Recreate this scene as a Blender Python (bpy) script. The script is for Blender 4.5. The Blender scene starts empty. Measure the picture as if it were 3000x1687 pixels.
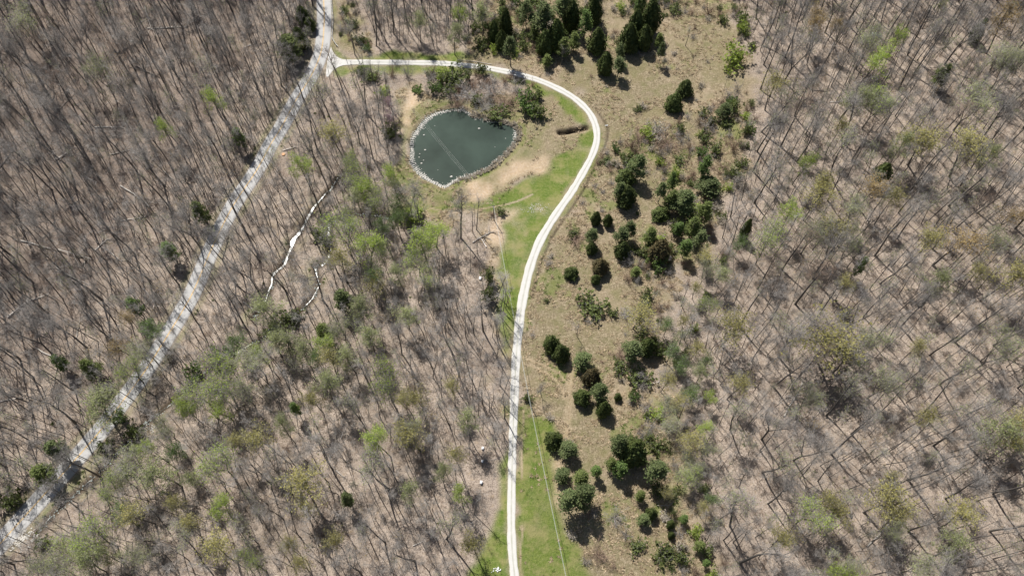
import bpy, math, random
import numpy as np

# ------------------------------------------------------------------ camera, sky, sun, exposure
SC = bpy.context.scene
COL = SC.collection
CAM_H = 240.0
FPX = 2350.0                      # focal length in pixels of a 3000 px wide picture
TILT = math.radians(28.0)         # away from straight down
cam_d = bpy.data.cameras.new('camera')
cam_d.sensor_width = 36.0
cam_d.lens = 36.0 * FPX / 3000.0
cam_d.clip_start = 1.0
cam_d.clip_end = 9000.0
cam = bpy.data.objects.new('camera', cam_d)
cam.location = (0, 0, CAM_H)
cam.rotation_euler = (TILT, 0, 0)
COL.objects.link(cam)
SC.camera = cam

SUN_EL = math.radians(57.0)
SUN_AZ = math.radians(-28.0)      # from +Y, clockwise positive
world = bpy.data.worlds.new('World')
SC.world = world
world.use_nodes = True
wn = world.node_tree
wn.nodes.clear()
sky = wn.nodes.new('ShaderNodeTexSky')
sky.sky_type = 'NISHITA'
sky.sun_disc = False
sky.sun_elevation = SUN_EL
sky.sun_rotation = SUN_AZ
sky.air_density = 1.0
sky.dust_density = 1.5
bg = wn.nodes.new('ShaderNodeBackground')
bg.inputs['Strength'].default_value = 0.055
wo = wn.nodes.new('ShaderNodeOutputWorld')
wn.links.new(sky.outputs[0], bg.inputs[0])
wn.links.new(bg.outputs[0], wo.inputs[0])

sun_d = bpy.data.lights.new('sun', 'SUN')
sun_d.energy = 4.6
sun_d.angle = math.radians(0.53)
sun_d.color = (1.0, 0.955, 0.89)
sun = bpy.data.objects.new('sun', sun_d)
sun.rotation_euler = (math.pi / 2 - SUN_EL, 0, -SUN_AZ + math.pi)
COL.objects.link(sun)
from mathutils import Vector
_sd = Vector((math.sin(SUN_AZ) * math.cos(SUN_EL), math.cos(SUN_AZ) * math.cos(SUN_EL), math.sin(SUN_EL)))
sun.rotation_euler = _sd.to_track_quat('Z', 'Y').to_euler()
sun.location = _sd * 400

SC.view_settings.view_transform = 'Standard'
SC.view_settings.look = 'None'
SC.view_settings.gamma = 1.0
SC.view_settings.use_curve_mapping = False
SC.view_settings.exposure = 0.46

rng = np.random.default_rng(11)
random.seed(11)
K = 3000.0 / 2576.0               # the coordinates read off the overview are 2576 px wide

# ------------------------------------------------------------------ terrain
def softplus(x):
    return np.where(x > 20, x, np.log1p(np.exp(np.minimum(x, 20))))

def road_x(y):
    return -173 + (y - 60) * 0.33 + 14 * np.sin(np.clip((y - 60) / 240, 0, 1) * math.pi)

def base_h(x, y):
    x = np.asarray(x, float); y = np.asarray(y, float)
    h = 0.11 * 9 * softplus((np.minimum(x, 330) - 92) / 9)
    s = road_x(y) - np.maximum(x, -420) - 9
    h = h + 0.24 * 8 * softplus((s - 5) / 8)
    return h

def _noise(x, y, sc, seed):
    """smooth value noise, numpy"""
    r = np.random.default_rng(seed)
    g = r.random((128, 128))
    u = x / sc + 31.7; v = y / sc + 17.3
    i = np.floor(u).astype(int); j = np.floor(v).astype(int)
    fu = u - i; fv = v - j
    fu = fu * fu * (3 - 2 * fu); fv = fv * fv * (3 - 2 * fv)
    i0 = i % 128; i1 = (i + 1) % 128; j0 = j % 128; j1 = (j + 1) % 128
    return (g[i0, j0] * (1 - fu) * (1 - fv) + g[i1, j0] * fu * (1 - fv) + g[i0, j1] * (1 - fu) * fv + g[i1, j1] * fu * fv)

CT, ST = math.cos(TILT), math.sin(TILT)
def G(px, py, z=0.0):
    """where the sight line through a picture point meets the ground (raised by z)"""
    dx = (px - 1500.0) / FPX; dy = (843.5 - py) / FPX
    wy = dy * CT + ST; wz = dy * ST - CT
    t = (CAM_H - z) / -wz
    for _ in range(12):
        hh = float(base_h(dx * t, wy * t))
        t = (CAM_H - z - hh) / -wz
    return dx * t, wy * t
def GV(vx, vy, z=0.0):
    return G(vx * K, vy * K, z)
def to_px(x, y, z):
    yy = y * CT - (z - CAM_H) * -ST * -1
    # rotate world into camera space
    rx = x; ry = y * CT + (z - CAM_H) * ST; rz = -y * ST + (z - CAM_H) * CT
    return 1500 + FPX * rx / -rz, 843.5 - FPX * ry / -rz
def pxm(px, py):
    """pixels per metre there"""
    x, y = G(px, py)
    d = y * ST + (CAM_H - float(base_h(x, y))) * CT
    return FPX / d
def poly(pts):
    return np.array([G(a, b) for a, b in pts])

def smooth_line(pts, step=1.5):
    P = np.array(pts, float)
    Q = np.vstack([2 * P[0] - P[1], P, 2 * P[-1] - P[-2]])
    out = []
    for i in range(1, len(Q) - 2):
        p0, p1, p2, p3 = Q[i - 1], Q[i], Q[i + 1], Q[i + 2]
        n = max(2, int(np.linalg.norm(p2 - p1) / step))
        for k in range(n):
            t = k / n
            out.append(0.5 * ((2 * p1) + (-p0 + p2) * t + (2 * p0 - 5 * p1 + 4 * p2 - p3) * t * t + (-p0 + 3 * p1 - 3 * p2 + p3) * t ** 3))
    out.append(P[-1])
    return np.array(out)

# --- lines and outlines, read off the photograph in its own pixels and dropped onto the terrain
PAVED = smooth_line(poly([(925, -260), (938, -150), (945, -60), (948, 0), (950, 58), (945, 131), (932, 180), (905, 235), (870, 290), (823, 376), (794, 422), (750, 503),
                          (684, 602), (626, 716), (571, 844), (542, 899), (480, 1001), (422, 1091), (352, 1185), (297, 1258), (189, 1382), (58, 1528), (-20, 1614), (-120, 1720), (-260, 1860)]), 2.0)
GRAVEL_PX = [(962, 186, 4.6), (985, 184, 3.3), (1027, 183, 2.8), (1187, 184, 2.7), (1303, 187, 2.7), (1420, 199, 2.7), (1500, 214, 2.7), (1529, 221, 2.6), (1587, 239, 2.6), (1646, 266, 2.6),
             (1689, 293, 2.6), (1724, 327, 2.6), (1742, 360, 2.5), (1749, 393, 2.5), (1746, 424, 2.5), (1733, 460, 2.5), (1710, 503, 2.6), (1675, 562, 2.7), (1640, 612, 2.8), (1611, 656, 2.9),
             (1584, 702, 3.0), (1567, 742, 3.1), (1552, 786, 3.1), (1541, 830, 3.1), (1529, 890, 3.0), (1519, 970, 2.9), (1512, 1048, 2.8), (1509, 1106, 2.8), (1506, 1193, 2.7), (1503, 1266, 2.5), (1500, 1382, 2.4),
             (1498, 1528, 2.4), (1501, 1616, 2.5), (1508, 1687, 2.6), (1520, 1780, 2.6), (1540, 1900, 2.6)]
_g = np.array([[*G(a, b), w] for a, b, w in GRAVEL_PX])
GRAVEL = smooth_line(_g, 1.2)
STREAM_A = smooth_line(poly([(1010, 505), (989, 525), (960, 560), (936, 588), (913, 617), (899, 637), (887, 669), (872, 690), (858, 704), (849, 731), (843, 751), (829, 774), (802, 801), (798, 833), (785, 858), (777, 880), (759, 908), (740, 930)]), 1.0)
STREAM_B = smooth_line(poly([(1150, 640), (1088, 627), (1027, 627), (1003, 637), (965, 649), (960, 680), (964, 719), (965, 736), (954, 763), (939, 777), (922, 783), (925, 798), (933, 824), (925, 856), (909, 882), (872, 914), (855, 931), (832, 940), (805, 955), (773, 987), (750, 1001),
                             (700, 1030), (640, 1060), (585, 1110), (540, 1150), (500, 1180), (450, 1220), (400, 1270), (340, 1330), (250, 1420), (170, 1490), (110, 1560)]), 1.0)
POND = smooth_line(np.vstack([poly([(1207, 440), (1206, 422), (1215, 393), (1236, 362), (1268, 337), (1318, 321), (1356, 322), (1391, 341), (1434, 352), (1478, 361), (1510, 376), (1513, 398), (1500, 425), (1480, 446), (1458, 466), (1429, 490), (1376, 512), (1332, 530), (1303, 545), (1274, 533), (1239, 517), (1216, 492), (1206, 466), (1207, 440)])]), 0.8)[:-1]
DITCH = smooth_line(poly([(1745, 355 - 40), (1778, 370), (1780, 400), (1772, 430), (1740, 495), (1710, 556), (1668, 620), (1628, 678), (1600, 735), (1584, 771), (1570, 830), (1560, 870)]), 1.0)
GULLY = smooth_line(poly([(1640, 386), (1660, 385), (1680, 380), (1700, 378), (1717, 373)]), 0.8)

GX0, GX1, GY0, GY1, GS = -240.0, 240.0, 2.0, 296.0, 0.6
xs = np.arange(GX0, GX1 + GS / 2, GS); ys = np.arange(GY0, GY1 + GS / 2, GS)
NX, NY = len(xs), len(ys)
XX, YY = np.meshgrid(xs, ys, indexing='ij')

def dist_line(P, reach=12.0):
    D = np.full((NX, NY), 1e3)
    for a, b in zip(P[:-1, :2], P[1:, :2]):
        i0 = max(0, int((min(a[0], b[0]) - reach - GX0) / GS)); i1 = min(NX, int((max(a[0], b[0]) + reach - GX0) / GS) + 1)
        j0 = max(0, int((min(a[1], b[1]) - reach - GY0) / GS)); j1 = min(NY, int((max(a[1], b[1]) + reach - GY0) / GS) + 1)
        if i1 <= i0 or j1 <= j0: continue
        x = XX[i0:i1, j0:j1]; y = YY[i0:i1, j0:j1]
        e = b - a; L = max(1e-9, float(e @ e))
        t = np.clip(((x - a[0]) * e[0] + (y - a[1]) * e[1]) / L, 0, 1)
        d = np.hypot(x - a[0] - t * e[0], y - a[1] - t * e[1])
        D[i0:i1, j0:j1] = np.minimum(D[i0:i1, j0:j1], d)
    return D
WX = (_noise(XX, YY, 5, 1) - .5) * 5 + (_noise(XX, YY, 1.7, 2) - .5) * 1.8
WY = (_noise(XX, YY, 5, 3) - .5) * 5 + (_noise(XX, YY, 1.7, 4) - .5) * 1.8
def inside(P, warp=1.0):
    x = XX + WX * warp; y = YY + WY * warp
    M = np.zeros((NX, NY), bool)
    n = len(P)
    for i in range(n):
        x1, y1 = P[i][:2]; x2, y2 = P[(i + 1) % n][:2]
        if y1 == y2: continue
        j0 = max(0, int((min(y1, y2) - 5 - GY0) / GS)); j1 = min(NY, int((max(y1, y2) + 5 - GY0) / GS) + 2)
        if j1 <= j0: continue
        xa = x[:, j0:j1]; ya = y[:, j0:j1]
        c = ((y1 > ya) != (y2 > ya)) & (xa < (x2 - x1) * (ya - y1) / (y2 - y1) + x1)
        M[:, j0:j1] ^= c
    return M.astype(float)
def blur(M, r):
    k = int(r)
    for _ in range(2):
        for ax in (0, 1):
            pad = [(0, 0), (0, 0)]; pad[ax] = (k + 1, k)
            C = np.cumsum(np.pad(M, pad, mode='edge'), axis=ax)
            n = M.shape[ax]
            M = (np.take(C, range(2 * k + 1, 2 * k + 1 + n), axis=ax) - np.take(C, range(0, n), axis=ax)) / (2 * k + 1)
    return M

dP = dist_line(PAVED); dG = dist_line(GRAVEL); dSA = dist_line(STREAM_A, 5); dSB = dist_line(STREAM_B, 5)
dS = np.minimum(dSA, dSB); dD = dist_line(DITCH, 5); dGu = dist_line(GULLY, 6)
pond_m = inside(POND, 0.0)
dPond = dist_line(np.vstack([POND, POND[:1]]), 14)
sPond = np.where(pond_m > 0, -dPond, dPond)

# zone outlines (photo pixels)
LAWNS = [
    [(972, 115), (985, 148), (1003, 168), (1030, 172), (1150, 158), (1250, 160), (1350, 150), (1390, 165), (1345, 182), (1000, 182), (975, 165)],
    [(975, 205), (1000, 196), (1100, 192), (1300, 196), (1420, 210), (1560, 240), (1640, 275), (1600, 278), (1500, 240), (1400, 222), (1200, 214), (1050, 214), (985, 225)],
    [(1585, 250), (1640, 275), (1690, 308), (1733, 372), (1722, 374), (1700, 355), (1660, 340), (1640, 310)],
    [(1735, 375), (1738, 430), (1700, 500), (1640, 595), (1580, 690), (1552, 770), (1530, 860), (1508, 960), (1497, 1045), (1480, 1045), (1462, 930), (1455, 860), (1462, 780), (1465, 720), (1478, 690), (1482, 640), (1500, 625), (1440, 612), (1360, 622),
     (1240, 612), (1235, 600), (1330, 602), (1430, 575), (1490, 560), (1560, 520), (1620, 470), (1650, 440), (1690, 430), (1695, 395), (1720, 380)],
    [(1650, 270), (1700, 300), (1740, 350), (1765, 400), (1760, 440), (1715, 535), (1650, 625), (1600, 710), (1575, 775), (1560, 850), (1540, 950), (1530, 1000), (1522, 990), (1545, 830), (1590, 705), (1650, 610), (1745, 450), (1750, 380), (1700, 300)],
    [(1516, 1210), (1580, 1212), (1625, 1222), (1640, 1290), (1632, 1400), (1625, 1480), (1660, 1570), (1715, 1610), (1735, 1700), (1760, 1800), (1545, 1800), (1525, 1687), (1515, 1500)],
    [(1487, 1300), (1462, 1380), (1470, 1450), (1445, 1530), (1405, 1620), (1380, 1700), (1380, 1800), (1500, 1800), (1490, 1600), (1487, 1400)],
    [(1205, 545), (1240, 600), (1230, 640), (1205, 650), (1165, 640), (1170, 620), (1200, 590)],
    [(1320, 540), (1390, 515), (1450, 490), (1480, 465), (1500, 470), (1440, 505), (1380, 530), (1330, 545)],
]
FIELDS = [
    [(1340, 160), (1385, 90), (1420, 0), (1450, -120), (2140, -120), (2160, 60), (2200, 200), (2205, 330), (2180, 430), (2120, 560), (2080, 680), (2010, 760), (1960, 860), (1930, 980), (1945, 1100), (1960, 1250), (1990, 1400), (2060, 1560), (2110, 1700), (2120, 1800),
     (1530, 1800), (1520, 1300), (1512, 1000), (1540, 860), (1590, 705), (1760, 420), (1740, 350), (1690, 293), (1540, 222), (1400, 195)],
    [(1170, 520), (1175, 420), (1185, 300), (1200, 262), (1245, 255), (1260, 300), (1400, 300), (1560, 240), (1650, 290), (1735, 375), (1735, 430), (1500, 560), (1440, 640), (1450, 720), (1462, 800), (1470, 900), (1480, 1000), (1485, 1100), (1475, 1100), (1450, 900), (1430, 760), (1400, 660), (1300, 640), (1225, 625), (1190, 560)],
    [(975, 0), (1010, 0), (1040, 100), (1065, 160), (1010, 175), (975, 110), (970, -80)],
]
DIRTS = [
    [(1350, 560), (1375, 535), (1420, 525), (1450, 545), (1430, 575), (1400, 592), (1375, 580)],
    [(1545, 490), (1565, 470), (1590, 465), (1612, 470), (1600, 495), (1570, 512)],
    [(1425, 700), (1430, 672), (1448, 655), (1470, 640), (1520, 618), (1540, 622), (1510, 645), (1482, 665), (1478, 700), (1462, 720), (1440, 715)],
    [(1430, 760), (1450, 745), (1455, 790), (1440, 800)],
    [(1545, 470), (1500, 480), (1470, 500), (1440, 540), (1480, 545), (1530, 520), (1560, 500)],
    [(1625, 1330), (1638, 1300), (1655, 1290), (1650, 1400), (1640, 1520), (1622, 1480)],
    [(1195, 262), (1225, 258), (1240, 275), (1215, 320), (1195, 400), (1182, 400), (1185, 320)],
]
lawn = np.zeros((NX, NY)); field = np.zeros((NX, NY)); dirt = np.zeros((NX, NY))
for p in LAWNS: lawn = np.maximum(lawn, inside(poly(p), .6))
for p in FIELDS: field = np.maximum(field, inside(poly(p), 2.4))
for p in DIRTS: dirt = np.maximum(dirt, inside(poly(p), .8))
lawn = blur(lawn, 1); field = blur(field, 2); dirt = blur(dirt, 2)
nz1 = _noise(XX, YY, 7, 5) * .6 + _noise(XX, YY, 2.2, 6) * .4
nz2 = _noise(XX, YY, 11, 7) * .6 + _noise(XX, YY, 3.0, 8) * .4
# green flecks running into the old field, tan patches in the mown grass
lawn = np.clip(lawn * (0.55 + 0.9 * nz1), 0, 1)
lawn = np.maximum(lawn, field * np.clip((nz2 - .60) * 3.2, 0, .6))
lawn = np.maximum(lawn, np.clip(1 - np.abs(sPond - 3.0) / 1.8, 0, 1) * .6)
lawn = np.maximum(lawn, np.clip(1 - np.abs(sPond - 6.0) / 6.0, 0, 1) * .75 * np.clip(nz1 * 1.5 - .2, 0, 1) * (field > .3))
verge = np.clip(1 - np.abs(dP - 4.3) / 1.6, 0, 1) * (.15 + .5 * nz1)
for d, w in ((dist_line(smooth_line(poly([(1534, 1061), (1583, 1083), (1625, 1108), (1646, 1137), (1654, 1170)])), 4), .5),
             (dist_line(smooth_line(poly([(1534, 1047), (1587, 1067), (1633, 1093), (1660, 1124), (1668, 1156)])), 4), .5),
             (dist_line(smooth_line(poly([(1672, 1060), (1671, 1120), (1666, 1210), (1655, 1290)])), 4), 1.3),
             (dist_line(smooth_line(poly([(1260, 610), (1327, 624), (1376, 618), (1495, 596), (1560, 570)])), 4), .35),
             (dist_line(smooth_line(poly([(1533, 1200), (1530, 1300), (1528, 1400)])), 4), .3),
             (dist_line(smooth_line(poly([(1530, 1553), (1525, 1620), (1528, 1690), (1530, 1780)])), 4), .3),
             (dist_line(poly([(1528, 1545), (1528.5, 1546)]), 4), .8)):
    m = np.clip(1.4 - d / w, 0, 1)
    dirt = np.maximum(dirt, m * .45); lawn = lawn * (1 - m * .7)
dirt = np.maximum(dirt, np.clip(1 - dGu / 3.5, 0, 1) * .5)
dirt = dirt * np.clip(.35 + 1.1 * nz2, 0, 1)
lawn = lawn * (1 - np.clip(dirt * 1.1, 0, 1))
wet_shade = np.clip(1.3 - dS / 1.6, 0, 1)
wet_shade = np.maximum(wet_shade, np.clip(1.25 - dD / .55, 0, 1) * .8)
wet_shade = np.maximum(wet_shade, np.clip(1.9 - dGu / .8, 0, 1))  # gully's black shadow painted in with the wet soil colour
wet_shade = np.maximum(wet_shade, pond_m)
shade_mottle = np.clip((road_x(YY) + 6 - XX) / 12, 0, 1) * (.45 + .7 * nz2) + .35 * np.clip((nz2 - .5) * 3, 0, 1)  # shade of the left slope painted as darker litter, plus scattered dark mottling
leaf = 1 - np.clip(field + lawn + dirt, 0, 1)
green = np.clip(verge + np.clip(1 - dS / 5, 0, 1) * np.clip((nz1 - .5) * 4, 0, 1) * .9, 0, 1)
lawn = np.maximum(lawn, green * .8 * (1 - np.clip(1.4 - dS / 1.6, 0, 1)))

near = np.clip((np.minimum(np.minimum(dP - 2.6, dG - 1.4), 6)) / 4, 0, 1)
HH = base_h(XX, YY)
HH += near * ((_noise(XX, YY, 9, 9) - .5) * .5 * (leaf * .7 + .3) + (_noise(XX, YY, 2.0, 10) - .5) * (.22 * leaf + .16 * field * (1 - lawn) + .04))
HH -= .55 * np.exp(-(dS / 1.3) ** 2) + .40 * np.exp(-(dD / .55) ** 2) + 2.4 * np.exp(-(dGu / 1.0) ** 2)
HH -= 2.2 * np.clip((1.4 - sPond) / 3.5, 0, 1)
HH += .5 * np.exp(-((sPond - 5) / 2.5) ** 2) * near
WATER_Z = -0.45

def hz(x, y):
    i = min(max((x - GX0) / GS, 0), NX - 1.001); j = min(max((y - GY0) / GS, 0), NY - 1.001)
    a, b = int(i), int(j); u, v = i - a, j - b
    h = HH[a, b] * (1 - u) * (1 - v) + HH[a + 1, b] * u * (1 - v) + HH[a, b + 1] * (1 - u) * v + HH[a + 1, b + 1] * u * v
    if x < GX0 or x > GX1 or y < GY0 or y > GY1:
        return float(base_h(x, y))
    return float(h)
def sample(M, x, y):
    i = int(round((x - GX0) / GS)); j = int(round((y - GY0) / GS))
    if 0 <= i < NX and 0 <= j < NY: return float(M[i, j])
    return None

# ------------------------------------------------------------------ materials
def mat(name, rough=0.9, spec=0.2):
    m = bpy.data.materials.new(name); m.use_nodes = True
    nt = m.node_tree; b = nt.nodes['Principled BSDF']
    b.inputs['Roughness'].default_value = rough
    b.inputs['Specular IOR Level'].default_value = spec
    return m, nt, b
class N:
    """small helper for node graphs"""
    def __init__(s, nt): s.t = nt
    def _in(s, sock, v):
        if hasattr(v, 'links') or isinstance(v, bpy.types.NodeSocket): s.t.links.new(v, sock)
        else:
            if isinstance(v, tuple) and len(v) == 3 and sock.type == 'RGBA': v = (*v, 1)
            sock.default_value = v
    def pos(s):
        return s.t.nodes.new('ShaderNodeTexCoord').outputs['Object']
    def geo(s):
        return s.t.nodes.new('ShaderNodeNewGeometry').outputs['Position']
    def attr(s, name):
        n = s.t.nodes.new('ShaderNodeAttribute'); n.attribute_name = name; return n.outputs['Fac']
    def noise(s, vec, scale, detail=3, rough=.55, dist=0.0):
        n = s.t.nodes.new('ShaderNodeTexNoise'); s._in(n.inputs['Vector'], vec)
        n.inputs['Scale'].default_value = scale; n.inputs['Detail'].default_value = detail
        n.inputs['Roughness'].default_value = rough; n.inputs['Distortion'].default_value = dist
        return n.outputs['Fac']
    def vor(s, vec, scale, feat='F1'):
        n = s.t.nodes.new('ShaderNodeTexVoronoi'); n.feature = feat; s._in(n.inputs['Vector'], vec); n.inputs['Scale'].default_value = scale
        return n
    def mapping(s, vec, scale=(1, 1, 1), rot=(0, 0, 0)):
        n = s.t.nodes.new('ShaderNodeMapping'); s._in(n.inputs['Vector'], vec); n.inputs['Scale'].default_value = scale; n.inputs['Rotation'].default_value = rot
        return n.outputs[0]
    def ramp(s, f, a, b, c0=0.0, c1=1.0):
        n = s.t.nodes.new('ShaderNodeMapRange'); s._in(n.inputs[0], f)
        n.inputs[1].default_value = a; n.inputs[2].default_value = b; n.inputs[3].default_value = c0; n.inputs[4].default_value = c1
        return n.outputs[0]
    def mix(s, f, a, b):
        n = s.t.nodes.new('ShaderNodeMix'); n.data_type = 'RGBA'
        s._in(n.inputs[0], f); s._in(n.inputs[6], a); s._in(n.inputs[7], b)
        return n.outputs[2]
    def math(s, op, a, b=0.0):
        n = s.t.nodes.new('ShaderNodeMath'); n.operation = op; s._in(n.inputs[0], a); s._in(n.inputs[1], b); return n.outputs[0]
    def rand(s):
        return s.t.nodes.new('ShaderNodeObjectInfo').outputs['Random']
    def bump(s, h, strength, dist):
        n = s.t.nodes.new('ShaderNodeBump'); s._in(n.inputs['Height'], h); n.inputs['Strength'].default_value = strength; n.inputs['Distance'].default_value = dist
        return n.outputs[0]
    def bright(s, col, v):
        n = s.t.nodes.new('ShaderNodeHueSaturation'); s._in(n.inputs['Color'], col); s._in(n.inputs['Value'], v); return n.outputs[0]

def ground_material():
    m, nt, b = mat('ground_cover', .95, .1)
    n = N(nt); p = n.geo()
    big = n.noise(p, .035, 4); mid = n.noise(p, .22, 4, .6); fine = n.noise(p, 1.1, 5, .7); vf = n.noise(p, 3.2, 4, .75)
    # leaf litter
    lit = n.mix(n.ramp(mid, .38, .62), (.265, .212, .168), (.405, .335, .275))
    lit = n.mix(n.ramp(fine, .38, .66), lit, (.47, .395, .33))
    lit = n.mix(n.ramp(vf, .49, .60, 0, .9), lit, (.10, .078, .062))
    lit = n.mix(n.ramp(big, .42, .62, 0, .45), lit, (.19, .155, .125))
    lit = n.mix(n.ramp(n.noise(p, .6, 3), .60, .72, 0, .5), lit, (.36, .27, .17))
    lit = n.mix(n.math('MULTIPLY', n.attr('shade_mottle'), .62), lit, n.mix(fine, (.12, .095, .08), (.22, .175, .15)))  # painted slope shade and mottling darken the litter colour
    # matted dry field grass: streaks in changing directions
    s1 = n.noise(n.mapping(p, (1.6, .45, 1), (0, 0, .6)), 1.3, 5, .7, 1.6)
    s2 = n.noise(n.mapping(p, (.5, 1.8, 1), (0, 0, -.4)), 1.6, 5, .7, 1.2)
    fld = n.mix(n.ramp(s1, .38, .60), (.19, .155, .095), (.43, .355, .25))
    fld = n.mix(n.ramp(s2, .44, .58, 0, .85), fld, (.15, .125, .07))
    fld = n.mix(n.ramp(n.noise(p, .09, 4, .7), .50, .62, 0, .55), fld, (.22, .19, .10))
    fld = n.mix(n.ramp(mid, .46, .64, 0, .65), fld, (.185, .175, .085))
    fld = n.mix(n.ramp(big, .50, .62, 0, .4), fld, (.44, .34, .26))
    # mown grass
    lw = n.mix(n.ramp(mid, .35, .65), (.095, .15, .025), (.17, .20, .05))
    lw = n.mix(n.ramp(fine, .45, .72), lw, (.22, .24, .085))
    lw = n.mix(n.ramp(vf, .48, .62, 0, .8), lw, (.07, .11, .025))
    lw = n.mix(n.ramp(n.noise(p, .12, 4, .65), .48, .62, 0, .75), lw, (.27, .245, .11))
    dr = n.mix(n.ramp(fine, .35, .65), (.46, .335, .215), (.60, .48, .35))
    dr = n.mix(n.ramp(s1, .55, .75, 0, .6), dr, (.33, .27, .15))
    wt = n.mix(fine, (.05, .04, .03), (.10, .075, .05))
    c = n.mix(n.attr('field'), lit, fld)
    c = n.mix(n.attr('dirt'), c, dr)
    c = n.mix(n.attr('lawn'), c, lw)
    c = n.mix(n.attr('wet_shade'), c, wt)
    nt.links.new(c, b.inputs['Base Color'])
    hgt = n.math('ADD', n.math('MULTIPLY', vf, .45), n.math('ADD', n.math('MULTIPLY', fine, .7), n.math('MULTIPLY', s1, n.attr('field'))))
    nt.links.new(n.bump(hgt, .8, .45), b.inputs['Normal'])
    return m
M_GROUND = ground_material()

def bark_mat(name, dark, light, tint=None):
    m, nt, b = mat(name, .9, .15); n = N(nt)
    p = n.pos(); f = n.noise(n.mapping(p, (3, 3, .8)), 2.0, 4, .7)
    c = n.mix(f, dark, light)
    c = n.bright(c, n.ramp(n.rand(), 0, 1, .75, 1.25))
    nt.links.new(c, b.inputs['Base Color']); return m
M_BARK = bark_mat('bark', (.085, .078, .07), (.19, .175, .16))
M_TWIG = bark_mat('twig_bark', (.26, .24, .22), (.42, .395, .37))
M_TWIG_R = bark_mat('reddish_twigs', (.23, .165, .125), (.34, .25, .19))
M_PALE = bark_mat('weathered_wood', (.34, .31, .28), (.62, .58, .53))
M_LOG = bark_mat('old_log_bark', (.13, .11, .095), (.33, .29, .25))
M_DEBRIS = bark_mat('forest_debris', (.14, .11, .09), (.38, .33, .28))

def leaf_mat(name, c0, c1, trans=.3, hue=(.8, 1.25)):
    m, nt, b = mat(name, .65, .25); n = N(nt)
    p = n.pos(); f = n.noise(p, .8, 3, .6); f2 = n.noise(p, 4.0, 2, .6)
    c = n.mix(n.ramp(f, .35, .65), c0, c1)
    c = n.bright(c, n.ramp(f2, .3, .7, .72, 1.28))
    c = n.bright(c, n.ramp(n.rand(), 0, 1, *hue))
    nt.links.new(c, b.inputs['Base Color'])
    t = nt.nodes.new('ShaderNodeBsdfTranslucent'); nt.links.new(c, t.inputs[0])
    mx = nt.nodes.new('ShaderNodeMixShader'); mx.inputs[0].default_value = trans
    nt.links.new(b.outputs[0], mx.inputs[1]); nt.links.new(t.outputs[0], mx.inputs[2])
    nt.links.new(mx.outputs[0], nt.nodes['Material Output'].inputs[0])
    return m
M_CEDAR = leaf_mat('cedar_foliage', (.042, .064, .016), (.105, .130, .038), .18)
M_CEDAR_R = leaf_mat('rusty_cedar_foliage', (.060, .056, .024), (.105, .080, .036), .12)
M_PINE = leaf_mat('pine_needles', (.095, .135, .048), (.185, .215, .090), .3)
M_LIME = leaf_mat('lime_new_leaves', (.27, .37, .06), (.42, .50, .12), .45)
M_PALEG = leaf_mat('pale_buds', (.28, .32, .13), (.40, .43, .20), .45)
M_YELLOW = leaf_mat('yellow_blossom', (.30, .28, .09), (.42, .385, .15), .4)
M_OCHRE = leaf_mat('ochre_buds', (.30, .22, .10), (.40, .30, .14), .4)
M_MIDG = leaf_mat('mid_green_leaves', (.09, .15, .04), (.17, .24, .07), .35)
M_BUSHG = leaf_mat('bush_leaves', (.085, .115, .032), (.17, .20, .065), .3)
M_DRY = leaf_mat('dry_grass', (.30, .235, .14), (.60, .49, .35), .3)
M_GRASS = leaf_mat('green_grass', (.12, .18, .035), (.22, .28, .08), .3)
M_ROSE = leaf_mat('rose_buds', (.35, .22, .26), (.45, .30, .33), .4)
M_REED = leaf_mat('dead_reeds', (.30, .26, .20), (.52, .47, .39), .2)

def asphalt():
    m, nt, b = mat('old_asphalt', .85, .3); n = N(nt); p = n.geo()
    c = n.mix(n.noise(p, .25, 4, .6), (.36, .36, .355), (.46, .455, .445))
    c = n.mix(n.ramp(n.noise(p, 3.0, 4, .8), .5, .72, 0, .5), c, (.25, .255, .265))
    a = n.attr('across')
    wheel = n.ramp(n.math('ABSOLUTE', n.math('SUBTRACT', n.math('ABSOLUTE', a), .5)), .0, .22, .35, 0)
    c = n.mix(wheel, c, (.44, .445, .45))
    c = n.mix(n.ramp(n.math('ABSOLUTE', a), .90, 1.0, 0, .6), c, (.25, .22, .18))
    nt.links.new(c, b.inputs['Base Color']); return m
def gravel():
    m, nt, b = mat('limestone_gravel', .95, .1); n = N(nt); p = n.geo()
    c = n.mix(n.noise(p, .9, 4, .7), (.47, .465, .445), (.61, .60, .575))
    c = n.mix(n.ramp(n.noise(p, 5.0, 3, .8), .52, .75, 0, .5), c, (.44, .43, .40))
    a = n.math('ABSOLUTE', n.attr('across'))
    c = n.mix(n.math('MULTIPLY', n.ramp(a, .05, .28, 1, 0), n.ramp(n.noise(p, .35, 3), .35, .6, .45, .9)), c, (.36, .36, .30))
    c = n.mix(n.math('MULTIPLY', n.ramp(a, .80, 1.0, 0, 1), n.ramp(n.noise(p, 1.3, 3), .3, .7, .1, .9)), c, (.44, .42, .33))
    nt.links.new(c, b.inputs['Base Color'])
    nt.links.new(n.bump(n.noise(p, 4.0, 4, .8), .5, .1), b.inputs['Normal']); return m
def flat(name, col, rough=.7, spec=.3, var=.15, metal=0.0):
    m, nt, b = mat(name, rough, spec); n = N(nt); p = n.pos()
    lo = tuple(c * (1 - var) for c in col); hi = tuple(min(1, c * (1 + var)) for c in col)
    nt.links.new(n.mix(n.noise(p, 2.5, 4, .7), lo, hi), b.inputs['Base Color'])
    b.inputs['Metallic'].default_value = metal
    return m
M_ASPH = asphalt(); M_GRAV = gravel()
M_YLINE = flat('faded_yellow_paint', (.62, .40, .13), .7, .2, .25)
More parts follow.
